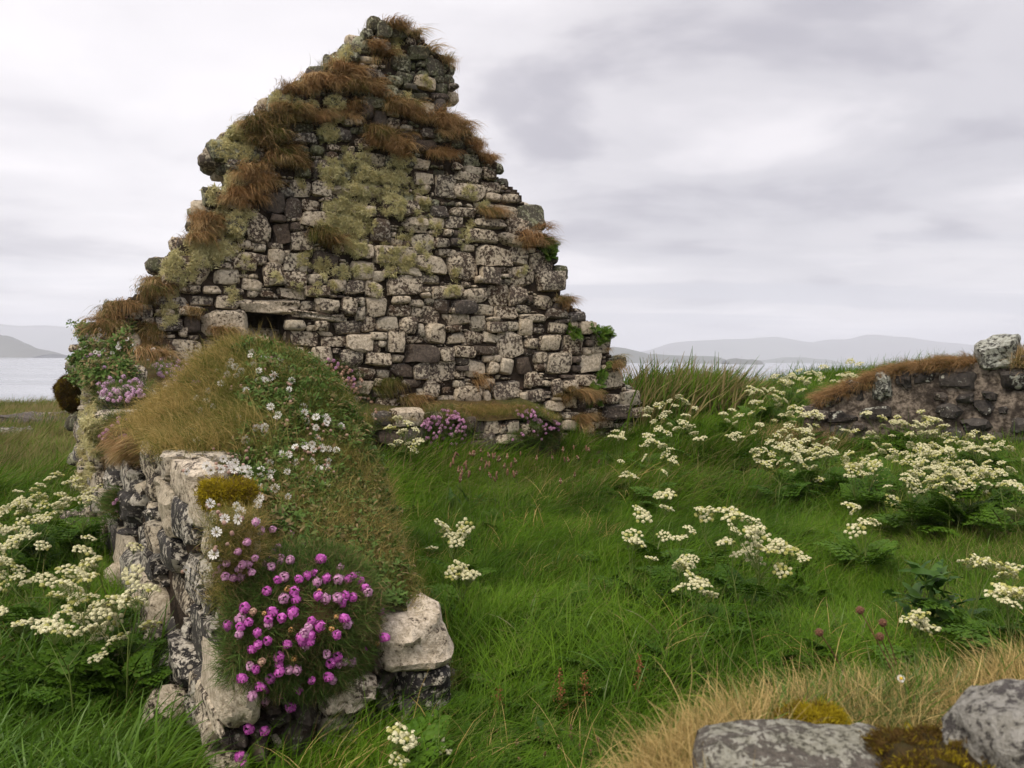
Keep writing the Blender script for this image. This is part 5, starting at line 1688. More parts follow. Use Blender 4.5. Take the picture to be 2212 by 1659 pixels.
def umbel_mesh(r, R=.052, buds=0.10, n=17):
    b = Bag()
    dirs = dome_dirs(n, r, .45)
    for d in dirs:
        c = d * R * np.array([1.10, 1.10, .74]) * r.uniform(.72, 1.12)
        Vt, Ft = tube(np.array([[0, 0, -.028], c * .55 + [0, 0, -.010], c - [0, 0, .004]]), .0009, .0006, 3)
        b.add(Vt, Ft, 1)
        mi = 2 if r.random() < buds else 0
        ur = R * r.uniform(.18, .27)
        for q in dome_dirs(13, r, -.1):
            q = q + d * .5
            q /= np.linalg.norm(q)
            V, Fq = disc(ur * .42, c + q * ur * r.uniform(.75, 1.2) * np.array([1, 1, .75]), q, 5, .3, r)
            b.add(V, Fq, mi)
    return b.mesh('flower_umbel', [M_UMBEL, M_STEM, M_UMBEL_G])


ru_ = np.random.default_rng(31)
UMB = [umbel_mesh(ru_) for _ in range(4)]
UMB_G = [umbel_mesh(ru_, buds=.45) for _ in range(3)]


def thrift_mesh(r, mat, R=.0155, n=30):
    b = Bag()
    for q in dome_dirs(n, r, -.45):
        q = q + r.normal(size=3) * .13
        q /= np.linalg.norm(q)
        V, Fq = disc(R * .40, q * R * r.uniform(.82, 1.12) * np.array([1.05, 1.05, .9]), q + r.normal(size=3) * .22, 5, .40, r)
        b.add(V, Fq, 0)
    return b.mesh('flower_head', mat)


TH_M = [thrift_mesh(ru_, M_THRIFT) for _ in range(3)]
TH_P = [thrift_mesh(ru_, M_THRIFT_P) for _ in range(3)]
TH_L = [thrift_mesh(ru_, M_THRIFT_L, n=20) for _ in range(3)]
TH_D = [thrift_mesh(ru_, M_THRIFT_D, n=20) for _ in range(3)]
TH_B = [thrift_mesh(ru_, M_BUD, R=.0105, n=14) for _ in range(2)]


def campion_mesh(r):
    """five notched white petals round a dark eye, in front of an inflated pinkish calyx"""
    b = Bag()
    for k in range(5):
        a = k * 2 * math.pi / 5
        for s_ in (-1, 1):
            t = np.array([[.002, 0, 0], [.0075, s_ * .0052, .0022], [.0128, s_ * .0052, .0030], [.0118, s_ * .0008, .0034]])
            b.add(t @ rotm((0, 0, 1), a).T + [0, 0, .001 * r.normal()], np.array([[0, 1, 2, 3] if s_ > 0 else [3, 2, 1, 0]]), 0)
    V, Fq = disc(.0032, np.array([0, 0, .0025]), np.array([0, 0, 1.]), 6, .1, r)
    b.add(V, Fq, 1)
    V, Fq = unit_box(3)
    q = V / np.linalg.norm(V, axis=1)[:, None]
    b.add(q * [.0062, .0062, .010] - [0, 0, .0095], Fq, 2)
    return b.mesh('flower', [M_CAMPF, M_EYE, M_CALYX])


CAMP = [campion_mesh(ru_) for _ in range(3)]
_cv, _cf = unit_box(3)
_b = Bag()
_b.add(_cv / np.linalg.norm(_cv, axis=1)[:, None] * [.007, .007, .0095], _cf)
CALYX = _b.mesh('flower_bud', [M_CALYX])


def place(name, me, parent, p, scale=1.0, eul=(0, 0, 0)):
    o_ = bpy.data.objects.new(name, me)
    COL.objects.link(o_)
    o_.parent = parent
    o_.location = Vector(p) - parent.location
    o_.scale = (scale,) * 3
    o_.rotation_euler = eul
    return o_


# ------------------------------------------------------------------ white umbel plants
def umbel_plant(label, U, group=None, buds=0.1, size=1.0, base=None, r=ru_, leaves=4):
    U = np.asarray(U)
    c = U.mean(0)
    if base is None:
        bx, by = c[0] + r.normal() * .04, c[1] + r.normal() * .04
        base = np.array([bx, by, gz(bx, by) - .01])
    root = empty('cow_parsley', base, label, 'wild flower', group)
    b = Bag()
    top = c - np.array([0, 0, .10 + .12 * r.random()])
    top[2] = max(top[2], base[2] + .05)
    V, Fq = tube(bez(base, base + (top - base) * [.15, .15, .6], top, 6), .0042 * size, .003 * size, 5)
    b.add(V - base, Fq)
    for u in U:
        p0 = base + (top - base) * r.uniform(.75, 1.0) if len(U) > 1 else top
        V, Fq = tube(bez(p0, (p0 + u) / 2 + [0, 0, -.01], u - [0, 0, .026 * size], 5), .0024 * size, .0015 * size, 4)
        b.add(V - base, Fq)
    link('stem', b.mesh('stem', [M_STEM]), root)
    for u in U:
        me = UMB_G[r.integers(3)] if r.random() < buds else UMB[r.integers(4)]
        place('flower_umbel', me, root, u, size * r.uniform(.65, 1.2), (r.normal() * .32 + .2, r.normal() * .32, r.uniform(0, 6.28)))
    for k in range(leaves):
        f_ = r.uniform(.15, .7)
        o_ = place('leaf', FERN[r.integers(3)], root, base + (top - base) * f_, r.uniform(.8, 1.5), (0, -r.uniform(0, .7), r.uniform(0, 6.28)))
    return root


def at_px(lst, h, far=18.0):
    out = []
    for px, py in lst:
        p = ray_ground(px, py, h, far)
        if p is not None:
            out.append(p)
    return out


def same_depth(lst, h, far=18.0, wob=.06):
    """umbels of one plant: all about as far off as the plant's middle"""
    m = np.mean(lst, 0)
    p = ray_ground(m[0], m[1], h, far)
    return [at_depth(px, py, p[1] + ru_.normal() * wob) for px, py in lst]


IND = [
    ('white umbel plant in the grass just right of the side wall, taller of two', [(948, 1143), (962, 1152), (1000, 1148), (1012, 1160), (935, 1190), (985, 1178), (1003, 1140), (975, 1163)], .38, .35),
    ('white umbel plant close to the side wall, lower of the two', [(998, 1233), (1016, 1250), (976, 1246), (985, 1236), (1008, 1256)], .32, .3),
    ('white umbel plant with four heads near the middle of the meadow', [(1422, 1073), (1437, 1078), (1376, 1104), (1388, 1120), (1438, 1105)], .45, .0),
    ('small white umbel plant with two tight heads in the middle meadow', [(1366, 1163), (1358, 1176), (1374, 1180)], .35, .0),
    ('white umbel plant with three flat heads in the middle meadow', [(1437, 1163), (1470, 1170), (1487, 1151)], .4, .0),
    ('white umbel plant with a pair of broad heads in the centre right meadow', [(1508, 1106), (1535, 1112), (1520, 1118)], .45, .1),
    ('white umbel plant leaning right with the longest row of heads', [(1575, 1116), (1586, 1126), (1622, 1136), (1640, 1150), (1618, 1158), (1636, 1168), (1640, 1188), (1622, 1196), (1660, 1196), (1680, 1186), (1692, 1192), (1710, 1200), (1736, 1213), (1628, 1215), (1690, 1238)], .48, .12),
    ('white umbel plant with two separate heads left of the long row', [(1565, 1180), (1582, 1150), (1600, 1206)], .42, .0),
    ('white umbel plant with a cluster of three heads below the meadow centre', [(1480, 1215), (1468, 1230), (1496, 1211), (1484, 1226)], .36, .1),
    ('lowest white umbel plant of the centre meadow with four round heads', [(1490, 1258), (1516, 1265), (1470, 1277), (1530, 1292), (1505, 1272)], .36, .0),
    ('tiny white umbel standing alone in the centre meadow', [(1405, 1213)], .3, .0),
    ('white umbel plant standing alone in the right meadow', [(1870, 1138), (1886, 1133), (1850, 1150)], .34, .0),
    ('yellowish umbel bud plant above the lone white umbel in the right meadow', [(1838, 1102), (1850, 1108)], .38, 1.0),
    ('white umbel plant at the bottom edge beside the end of the side wall', [(858, 1604), (868, 1612), (856, 1650)], .26, .5),
    ('white umbel plant with two stacked heads at the bottom edge', [(938, 1612), (943, 1635)], .24, .0),
    ('yellow-topped umbel plant above the dock leaves', [(2092, 1224), (2108, 1220), (2126, 1222), (2142, 1226)], .42, .8),
    ('white umbel plant at the right edge beside the dock', [(2170, 1242), (2190, 1238), (2168, 1252)], .42, .4),
    ('white umbel plant at the right edge below its neighbour', [(2160, 1300), (2176, 1290), (2192, 1298), (2180, 1312), (2210, 1288)], .36, .3),
    ('white umbel plant in front of the dock leaves', [(1962, 1350), (1986, 1338), (1992, 1350), (1982, 1366), (2000, 1368)], .30, .4),
    ('white umbel plant in front of the stone ledge', [(858, 908), (880, 918), (842, 930), (872, 938), (895, 932), (862, 958), (882, 962), (905, 958), (890, 975), (846, 966)], .42, .1),
    ('small pair of white umbels in front of the left end of the mortared wall', [(1635, 980), (1650, 974), (1642, 988), (1638, 1000)], .36, .0),
    ('white umbel plant with three tiny heads left of the middle slope', [(1340, 1000), (1352, 1028), (1362, 1036), (1345, 1034)], .30, .0),
]
for lb, pts, h_, bd in IND:
    umbel_plant(lb, same_depth(pts, h_), None, bd, 1.0)

# the drift at the right foot of the gable
for lb, pts, bd in (('white umbel plant at the right foot of the gable, uppermost in its drift', [(1448, 868), (1468, 860), (1478, 872), (1430, 876), (1458, 880), (1500, 884)], .05),
                    ('white umbel plant in the drift right of the gable, its leftmost tall one', [(1402, 890), (1420, 880), (1440, 896), (1412, 914), (1432, 902), (1396, 902)], .05),
                    ('white umbel plant in the middle of the drift right of the gable', [(1446, 920), (1462, 930), (1440, 940), (1424, 930), (1475, 918)], .05),
                    ('white umbel plant on the right side of the drift right of the gable', [(1480, 902), (1500, 940), (1520, 950), (1490, 928), (1508, 955)], .05),
                    ('short white umbel plant at the left of the drift, before the gable stones', [(1330, 935), (1346, 944), (1322, 948), (1338, 952)], .0),
                    ('white umbel plant at the foot of the drift, broad headed', [(1400, 946), (1392, 968), (1412, 962), (1404, 958)], .0),
                    ('white umbel plant low in the drift with close heads', [(1432, 968), (1448, 974), (1440, 986), (1456, 992)], .1),
                    ('small white umbel plant lowest in the drift right of the gable', [(1450, 1002), (1432, 1024), (1396, 992)], .0),
                    ('white umbel plant on the grassy slope between the gable and the mortared wall', [(1562, 900), (1580, 890), (1598, 904), (1570, 912), (1590, 918)], .1),
                    ('lower white umbel plant on the slope between gable and mortared wall', [(1590, 942), (1600, 950), (1578, 952)], .0)):
    umbel_plant(lb, same_depth(pts, .42), 'white umbel plants in the drift beside the gable', bd)


ORD = ['leftmost', 'second', 'third', 'fourth', 'fifth', 'sixth', 'seventh', 'eighth', 'ninth', 'tenth', 'eleventh', 'twelfth', 'thirteenth', 'fourteenth', 'fifteenth', 'sixteenth']


def drift(poly, n, h, label, group, k=(3, 6), buds=.2, size=1.0, far=18, spread=.10, tilt=.06):
    poly = np.asarray(poly, float)
    lo, hi = poly.min(0), poly.max(0)
    made = 0
    roots = []
    for _ in range(n * 30):
        if made >= n:
            break
        p = lo + (hi - lo) * ru_.random(2)
        if not poly_mask(poly, np.array([p[0]]), np.array([p[1]]))[0]:
            continue
        q = ray_ground(p[0], p[1], ru_.uniform(*h), far)
        if q is None or inside_walls(q[None, :2])[0]:
            continue
        m = ru_.integers(*k)
        U = q + np.c_[ru_.normal(size=(m, 2)) * spread, ru_.normal(size=m) * tilt]
        roots.append((proj(U.mean(0))[0], umbel_plant(label, U, group, buds, size, leaves=4)))
        made += 1
    if made <= 16:
        for k_, (_, o_) in enumerate(sorted(roots, key=lambda t: t[0])):
            o_['label'] = (ORD[k_] + ' ' + label) if k_ == 0 else ORD[k_] + ' from the left, ' + label


drift([(1690, 895), (1760, 890), (1800, 930), (1850, 900), (2000, 895), (2060, 940), (2230, 985), (2230, 1050), (1960, 1050), (1800, 1010), (1690, 1000)], 56, (.20, .42), 'cream umbel plant in the dense bed below the mortared wall', 'umbel plants in the bed below the mortared wall', (4, 7), .5, .86)
drift([(1690, 905), (1760, 900), (1780, 950), (1700, 990)], 5, (.35, .5), 'white umbel plant at the broken end of the mortared wall', 'umbel plants at the end of the mortared wall', (3, 6), .1)
drift([(0, 1030), (150, 1000), (172, 1080), (130, 1130), (0, 1135)], 13, (.40, .58), 'white umbel in the far bed beside the side wall', 'umbel plants in the far left bed', (3, 6), .3, .9)
drift([(0, 1165), (100, 1185), (215, 1215), (150, 1290), (60, 1290), (0, 1290)], 9, (.42, .6), 'large white umbel in the nearer bed beside the wall', 'umbel plants in the near left bed', (3, 6), .2, .95)
drift([(0, 1290), (120, 1300), (290, 1290), (290, 1400), (210, 1420), (120, 1330), (0, 1370)], 9, (.34, .5), 'white umbel low in grass along the side wall', 'umbel plants low along the side wall', (2, 5), .1, 1.0)
drift([(1560, 860), (1650, 830), (1800, 800), (1880, 800), (1740, 860), (1640, 890)], 16, (.30, .5), 'distant cream umbel on the crest before the sea', 'umbel plants on the crest before the sea', (3, 6), .5, 1.0)

# ------------------------------------------------------------------ thrift
def surf(px, py, depth=None):
    h_ = hit(px, py, 13)
    if h_ is None:
        return at_depth(px, py, depth or 5.0), np.array([0, -.5, .8])
    return h_


cush_c = at_depth(648, 1345, 3.22)
rt_ = np.random.default_rng(12)
thr = empty('thrift_plant', cush_c, 'large magenta thrift cushion draped over the near end of the side wall', 'wild flower')
V, Fq = unit_box(16)
q = V / np.linalg.norm(V, axis=1)[:, None]
R_ = np.c_[NL, WL]
loc3 = q * np.array([.27, .17, .24]) * (1 + .10 * fbm(q, 3, 3, 2))[:, None]
CV = np.c_[loc3[:, 0] * NL[0] + loc3[:, 1] * WL[0], loc3[:, 0] * NL[1] + loc3[:, 1] * WL[1], loc3[:, 2]]
CV[:, 1] += .55 * np.maximum(0, CV[:, 2]) - .1 * CV[:, 2]
cushion = link('leaf_cushion', mesh('leaf_cushion', CV, [Fq], M_TURF), thr)
ctree = BVHTree.FromPolygons((CV + cush_c).tolist(), Fq.tolist())


def hit_c(px, py):
    d = Vector(ray(px, py)).normalized()
    p, nrm, _, dist = ctree.ray_cast(EV, d)
    h_ = hit(px, py, 13)
    if p is None or (h_ is not None and np.linalg.norm(h_[0] - EYE) < dist):
        return h_
    return np.array(p), np.array(nrm if nrm.dot(d) < 0 else -nrm)


# needle leaves on the cushion and fine grass around it
cen = CV[Fq].mean(1)
nr = np.cross(CV[Fq[:, 2]] - CV[Fq[:, 0]], CV[Fq[:, 3]] - CV[Fq[:, 1]])
nr /= np.linalg.norm(nr, axis=1)[:, None] + 1e-9
nr *= np.sign((nr * cen).sum(1))[:, None]
vis = (nr @ (EYE - cush_c) > -.3)
idx = rt_.choice(np.where(vis)[0], 1500)
pp = cen[idx] + rt_.normal(size=(len(idx), 3)) * .01 + cush_c
scatter('thrift_leaves', pp, aim_euler(nr[idx] + rt_.normal(size=(len(idx), 3)) * .35, rt_.uniform(0, 6, len(idx))), rt_.uniform(.6, 1.3, len(idx)), rt_.integers(0, 3, len(idx)), T_NEEDLE, np.clip(.15 + .3 * rt_.normal(size=len(idx)), 0, 1),
        None, 'stuff', None).parent = thr

PALE5 = """630 40|665 97|743 88|857 122|575 173|515 235|932 192|780 208|745 240|625 275|855 240|800 270|725 285|860 290|690 325|735 335|440 310|410 340|430 395|545 320|520 350|580 320|560 375|485 410|530 405|605 370|375 390|795 300|700 330"""
MAG5 = """1060 283|1187 340|970 390|1012 375|820 403|775 420|915 415|1095 410|1035 435|1175 415|1235 415|1270 400|1305 395|1320 430|1350 475|1370 500|1350 430|705 495|815 540|893 547|883 497|1040 525|1090 545|1170 540|1200 570|1215 530|1270 537|560 605|612 630
740 630|803 670|873 635|715 680|715 715|450 718|585 700|530 675|530 730|520 780|640 768|1000 690|980 735|1050 725|950 770|930 800|990 790|960 850|985 830|1215 675|1235 710|1163 783|1410 640|1450 630|710 820|838 845|605 880|645 850|1100 912|1170 930
1210 960|1125 970|1175 970|1325 910|1340 880|1265 960|1275 1010|785 930|785 980|787 1030|850 1015|900 1015|670 960|595 990|630 1010|725 1070|660 1125|700 1140|610 1185|797 1170|690 1215|910 1135|1000 1085|1110 1060|1140 1085|860 1260|540 1070|585 1400|690 1415
522 1585|552 1635|1480 800|955 1140|940 830|975 770"""
BUD5 = """1162 663|1130 743|1445 680|885 940|1050 490|840 480|1335 885|860 750|1430 840|690 640"""


def parse_xy(t):
    return [tuple(float(v) for v in a.split()) for a in t.replace('\n', '|').split('|') if a.strip()]


def thrift_heads(root, pts, meshes, r, up=(.05, .10), size=1.0, stalk_mat=None, finder=hit_c, depth=None, out=.035):
    """heads stand on stalks that root a little below where they are seen"""
    org = np.array(root.location)
    b = Bag()
    for px, py in pts:
        h_ = finder(px, py)
        if h_ is None:
            if depth is None:
                continue
            p = at_depth(px, py, depth)
        else:
            p = h_[0]
        ln = r.uniform(*up)
        toward = (EYE - p) / np.linalg.norm(EYE - p)
        head = p + toward * (out + r.uniform(.35, .9) * ln * .8)
        foot = p + np.array([r.normal() * .02, r.normal() * .02 + .02, -ln * .55])
        V_, F_ = tube(bez(foot, (foot + head) / 2 + r.normal(size=3) * .012 + [0, 0, .012], head, 6), .0012 * size, .0010 * size, 4)
        b.add(V_ - org, F_)
        d = head - foot
        d /= np.linalg.norm(d)
        q_ = Vector(d + r.normal(size=3) * .3 + toward * .25).to_track_quat('Z', 'Y').to_euler()
        place('flower_head', meshes[r.integers(len(meshes))], root, head, size * r.uniform(.8, 1.12), q_)
    if b.n:
        o_ = link('flower_stalks', b.mesh('flower_stalks', [M_STALK]), root)
        o_['kind'] = 'stuff'


thrift_heads(thr, [vp(R5, *p) for p in parse_xy(MAG5)], TH_M * 5 + TH_P * 2 + TH_D[:1], rt_, size=1.15)
thrift_heads(thr, [vp(R5, *p) for p in parse_xy(BUD5)], TH_B, rt_)
c2 = surf(*vp(R5, 640, 300))[0]
thr2 = empty('thrift_plant', c2, 'paler pink thrift behind the magenta cushion on the side wall', 'wild flower')
thrift_heads(thr2, [vp(R5, *p) for p in parse_xy(PALE5)], TH_P, rt_)


def thrift_patch(label, cx, cy, rx, ry, n, meshes, size, depth=None, skew=0.0, leaf=40, cat='wild flower', out=.07):
    c = surf(cx, cy, depth)[0]
    root = empty('thrift_plant', c, label, cat)
    pts = []
    for _ in range(n):
        a, q_ = rt_.uniform(0, 6.28), math.sqrt(rt_.random())
        x = q_ * math.cos(a)
        pts.append((cx + rx * x, cy + ry * q_ * math.sin(a) + skew * x))
    thrift_heads(root, pts, meshes, rt_, (.05, .10), size, finder=lambda x, y: hit(x, y, 13), depth=depth, out=out)
    # leafy cushion
    P_, N_ = [], []
    for _ in range(leaf):
        a, q_ = rt_.uniform(0, 6.28), math.sqrt(rt_.random())
        x = q_ * math.cos(a)
        h_ = hit(cx + rx * 1.05 * x, cy + ry * 1.1 * q_ * math.sin(a) + skew * x + 4, 13)
        if h_ is not None:
            P_.append(h_[0])
            N_.append(h_[1] + [0, 0, .4])
    if P_:
        o_ = scatter('thrift_leaves', np.array(P_), aim_euler(np.array(N_), rt_.uniform(0, 6, len(P_))), rt_.uniform(.9, 1.8, len(P_)), rt_.integers(0, 3, len(P_)), T_NEEDLE, np.clip(.15 + .25 * rt_.normal(size=len(P_)), 0, 1))
        o_.parent = root
        o_.matrix_parent_inverse = Matrix.Translation(-root.location)
    return root


thr_leaf = [o for o in SC.objects if o.name.startswith('thrift_leaves')][0]
thr_leaf.matrix_parent_inverse = Matrix.Translation(-thr.location)
thrift_patch('lilac thrift thick with flowers below the big slab of the gable', 385, 802, 56, 24, 74, TH_L, 1.1, skew=14, out=.10)
thrift_patch('scattered pink thrift on the mossy turf at the left of the side wall', 262, 842, 56, 30, 46, TH_L, 1.05, out=.12)
thrift_patch('pink thrift hanging down the outer face of the side wall', 245, 935, 34, 30, 26, TH_P, .85, skew=-14)
thrift_patch('pink thrift tucked low in the outer face of the side wall', 246, 1090, 10, 18, 7, TH_P, .85)
thrift_patch('faded dusty pink thrift on the right shoulder of the turf hump', 742, 822, 48, 34, 60, TH_D, 1.15, 4.75, skew=22, out=.10)
thrift_patch('pale pink thrift mixed into the faded clump on the right shoulder of the hump', 735, 812, 40, 30, 26, TH_P, 1.1, 4.75, skew=20, out=.10)
thrift_patch('pink thrift clump hanging down the left part of the stone ledge', 960, 930, 50, 46, 90, TH_P, 1.15, leaf=160)
thrift_patch('pink thrift clump spilling from the right end of the stone ledge', 1162, 902, 50, 20, 66, TH_P, 1.15, skew=20, leaf=140)
thrift_patch('few pink thrift heads low on the dark cushion right of the ledge stones', 1150, 945, 48, 16, 8, TH_P, .95, leaf=130)
thrift_patch('small pink thrift among the white flowers at the left corner of the ruin', 205, 780, 40, 16, 16, TH_L, .9)
thrift_patch('faded seed heads hanging at the right lower edge of the hump', 790, 900, 26, 40, 18, TH_D, .95, 4.8)

# ------------------------------------------------------------------ sea campion
C2 = """1240 790|1265 845|1340 885|1425 880|1450 890|1595 870|1310 968|1505 962|1385 1018|1525 1032|1510 1090|1160 998|1062 1052|1115 942|1045 970|1225 1095|900 1145|1010 1197|1435 1258|1685 1340|1765 1288|1345 1340|790 1360|870 1365|1665 960|1130 900|1100 990|1245 800|1610 1240|1750 1310|1850 1330"""
C4 = """1455 325|1535 322|1605 310|1630 325|1645 355|1800 342|1950 280|2055 270|1855 225|2010 185|2125 190|2080 48|1740 48|1505 415|1570 435|1620 430|1690 540|1715 515|1955 375|2145 440|1775 280|1480 650|1410 885|1720 330|2040 390|1550 280|1900 230|1470 255|2160 270|1240 65|2090 120"""
CC = """260 695|290 725|400 715|330 775|300 830|415 870|180 735|150 770|220 740|375 690|430 700|355 790|130 720|200 780|245 760|470 800|490 830|420 900|170 800|140 830|210 710|310 750"""
camp_pts = [vp(R2, *p) for p in parse_xy(C2)] + [vp(R4, *p) for p in parse_xy(C4)]


def campion(label, pts, nbud, r, depth=None, size=1.0):
    c = surf(*np.mean(pts, 0), depth)[0]
    root = empty('sea_campion', c, label, 'wild flower')
    b = Bag()
    allp = [(p, 0) for p in pts]
    for _ in range(int(len(pts) * 1.3)):
        p = pts[r.integers(len(pts))]
        allp.append(((p[0] + r.normal() * 40, p[1] + r.normal() * 30), 0))
    for _ in range(nbud):
        p = pts[r.integers(len(pts))]
        allp.append(((p[0] + r.normal() * 22, p[1] + r.normal() * 20), 1))
    for (px, py), k in allp:
        h_ = hit(px, py, 13)
        if h_ is None:
            continue
        p = h_[0]
        to = (EYE - p) / np.linalg.norm(EYE - p)
        hd = p + to * r.uniform(.07, .13)
        ft = p - [0, 0, .03]
        V_, F_ = tube(bez(ft, (ft + hd) / 2 + [0, 0, .02], hd, 5), .0009, .0008, 3)
        b.add(V_ - c, F_)
        q_ = Vector(to + r.normal(size=3) * .45 + np.array([0, 0, .25])).to_track_quat('Z', 'Y').to_euler()
        place('flower' if k == 0 else 'flower_bud', CAMP[r.integers(3)] if k == 0 else CALYX, root, hd, size * r.uniform(.85, 1.15) * (1.45 if k == 0 else 1.1), q_)
    o_ = link('flower_stalks', b.mesh('flower_stalks', [M_STALK]), root)
    o_['kind'] = 'stuff'


campion('white sea campion flowers on the upper right face of the turf hump', [p for p in camp_pts if p[1] < 935], 46, rt_, 4.75, 1.05)
campion('white sea campion flowers below the hump, above the pink thrift', [p for p in camp_pts if p[1] >= 935], 70, rt_, 4.6)
campion('white sea campion crowded at the top left corner of the ruin', [vp(R2, *p) for p in parse_xy(CC)], 40, rt_, 8.0, 1.1)
# its leaves at the corner
P_, N_ = cover([(rv_.uniform(165, 285), rv_.uniform(705, 830)) for _ in range(260)], 12)
scatter('campion_leaves', P_, aim_euler(N_ + [0, 0, .5], rv_.uniform(0, 6, len(P_))), rv_.uniform(1.2, 2.2, len(P_)), rv_.integers(0, 4, len(P_)), T_CAMP, np.clip(.2 + .3 * rv_.normal(size=len(P_)), 0, 1), 'green campion leaves over the top left corner of the ruin')
# green sprigs at the right edge of the gable
P_, N_ = cover([(1183 + rv_.normal() * 6, 540 + rv_.normal() * 14) for _ in range(30)] + [(1300 + rv_.normal() * 9, 712 + rv_.normal() * 14) for _ in range(40)] + [(1240 + rv_.normal() * 6, 715 + rv_.normal() * 5) for _ in range(12)] + [(1300 + rv_.normal() * 12, 850 + rv_.normal() * 20) for _ in range(20)], 14)
scatter('herb_leaves', P_, aim_euler(N_ + [0, 0, .7], rv_.uniform(0, 6, len(P_))), rv_.uniform(.35, .8, len(P_)), rv_.integers(0, 4, len(P_)), T_HERB, rv_.uniform(0, .5, len(P_)), 'green sprigs rooted in the right edge of the gable')


# ------------------------------------------------------------------ moss, hanging clod, fallen stones
def lump(name, label, cat, px, py, y, size, mat, seed, parent=None, rnd=2.2, rough=.12, yaw=0):
    r = np.random.default_rng(seed)
    V_, F_ = stone_verts(r, size[0], size[1], size[2], 10, rnd, .12, rough)
    V_ = V_ @ rotm((0, 0, 1), yaw).T
    V_ += .03 * size[0] * np.c_[fbm(V_ / size[0], 7, 3, seed), fbm(V_ / size[0], 7, 3, seed + 1), fbm(V_ / size[0], 7, 3, seed + 2)]
    p = at_depth(px, py, y)
    o_ = link(name, mesh(name, V_, [F_], mat), parent, Vector(p) - (parent.location if parent else Vector()))
    if label:
        o_['label'] = label
    if cat:
        o_['category'] = cat
    return o_


lump('overhanging_stone', 'dark brown mossy stone jutting out at the left corner', None, 152, 848, 8.15, (.125, .15, .165), M_MOSSD, 3, gable, 2.4, .12)
h_ = hit(490, 1078)
if h_ is not None:
    lump('moss', 'bright yellow moss cushion on the turf', None, 485, 1075, h_[0][1] + .03, (.075, .08, .05), M_MOSS, 7, side)
for px, py, lb in ((262, 1252, 'pale fallen stone half sunk in the grass beside the side wall'), (306, 1340, 'upright fallen stone leaning on the foot of the side wall'), (296, 1380, 'rounded fallen stone behind a white umbel at the side wall'),
                   (334, 1425, 'tall fallen slab at the foot of the side wall'), (358, 1545, 'large pale fallen boulder in the grass at the near foot of the side wall'), (182, 1122, 'dark-sided fallen stone at the far corner of the side wall'), (395, 1500, 'narrow fallen block close to the near end of the side wall')):
    g_ = ray_ground(px, py, .07, 12)
    sz = {262: (.09, .07, .10), 306: (.07, .07, .15), 296: (.09, .09, .10), 334: (.05, .08, .16), 358: (.10, .09, .11), 182: (.16, .12, .09), 395: (.06, .06, .15)}[px]
    lump('fallen_stone', lb, 'stone', px, py, g_[1], sz, M_STONE_END, int(px), None, 3.2, .10, .4)

# living shoots over the moss cushions
bpy.context.view_layer.update()
T_MOSS = source_collection('src_moss', [tuft_mesh('tuft', M_MOSSB, 46, rv_, (.008, .020), .0022, .5, (0, 1.0), lean=0, spread=.010, segs=2) for _ in range(3)])


def shoots(ob, n, tint, scale, r=rv_):
    me = ob.data
    co = np.array([v.co[:] for v in me.vertices]) + np.array(ob.matrix_world.translation)
    fq = np.array([p.vertices[:] for p in me.polygons])
    c = co[fq].mean(1)
    nr_ = np.cross(co[fq[:, 2]] - co[fq[:, 0]], co[fq[:, 3]] - co[fq[:, 1]])
    nr_ /= np.linalg.norm(nr_, axis=1)[:, None] + 1e-9
    k_ = r.choice(len(c), n)
    p = c[k_] + r.normal(size=(n, 3)) * .004
    o_ = scatter('moss_shoots', p, aim_euler(nr_[k_] + r.normal(size=(n, 3)) * .25, r.uniform(0, 6, n)), r.uniform(*scale, n), r.integers(0, 3, n), T_MOSS, np.clip(tint + .35 * fbm(p, 30, 2, 3) + r.normal(size=n) * .15, 0, 1))
    o_.parent = ob.parent
    o_.matrix_parent_inverse = Matrix.Translation(-ob.parent.location)


for ob in [o for o in SC.objects if o.name.split('.')[0] in ('moss', 'overhanging_stone')]:
    dark = ob.data.materials[0] == M_MOSSD
    shoots(ob, 900, .95 if dark else .22, (.35, .75) if ob.parent == near else (.8, 1.6))

for px, py, sz, lb in ((58, 926, (.9, .5, .28), 'low dark rock outcrop in the far field at the left edge'), (128, 912, (.8, .4, .22), 'dark rock outcrop in the far field beside the jutting corner stone'), (20, 948, (.35, .3, .2), 'small brown rock in the far field below the outcrops')):
    g_ = ray_ground(px, py, .02, 30)
    if g_ is not None:
        lump('rock_outcrop', lb, 'rock', px, py, g_[1], sz, M_STONE_DARK, int(px), None, 3.0, .12, .3)

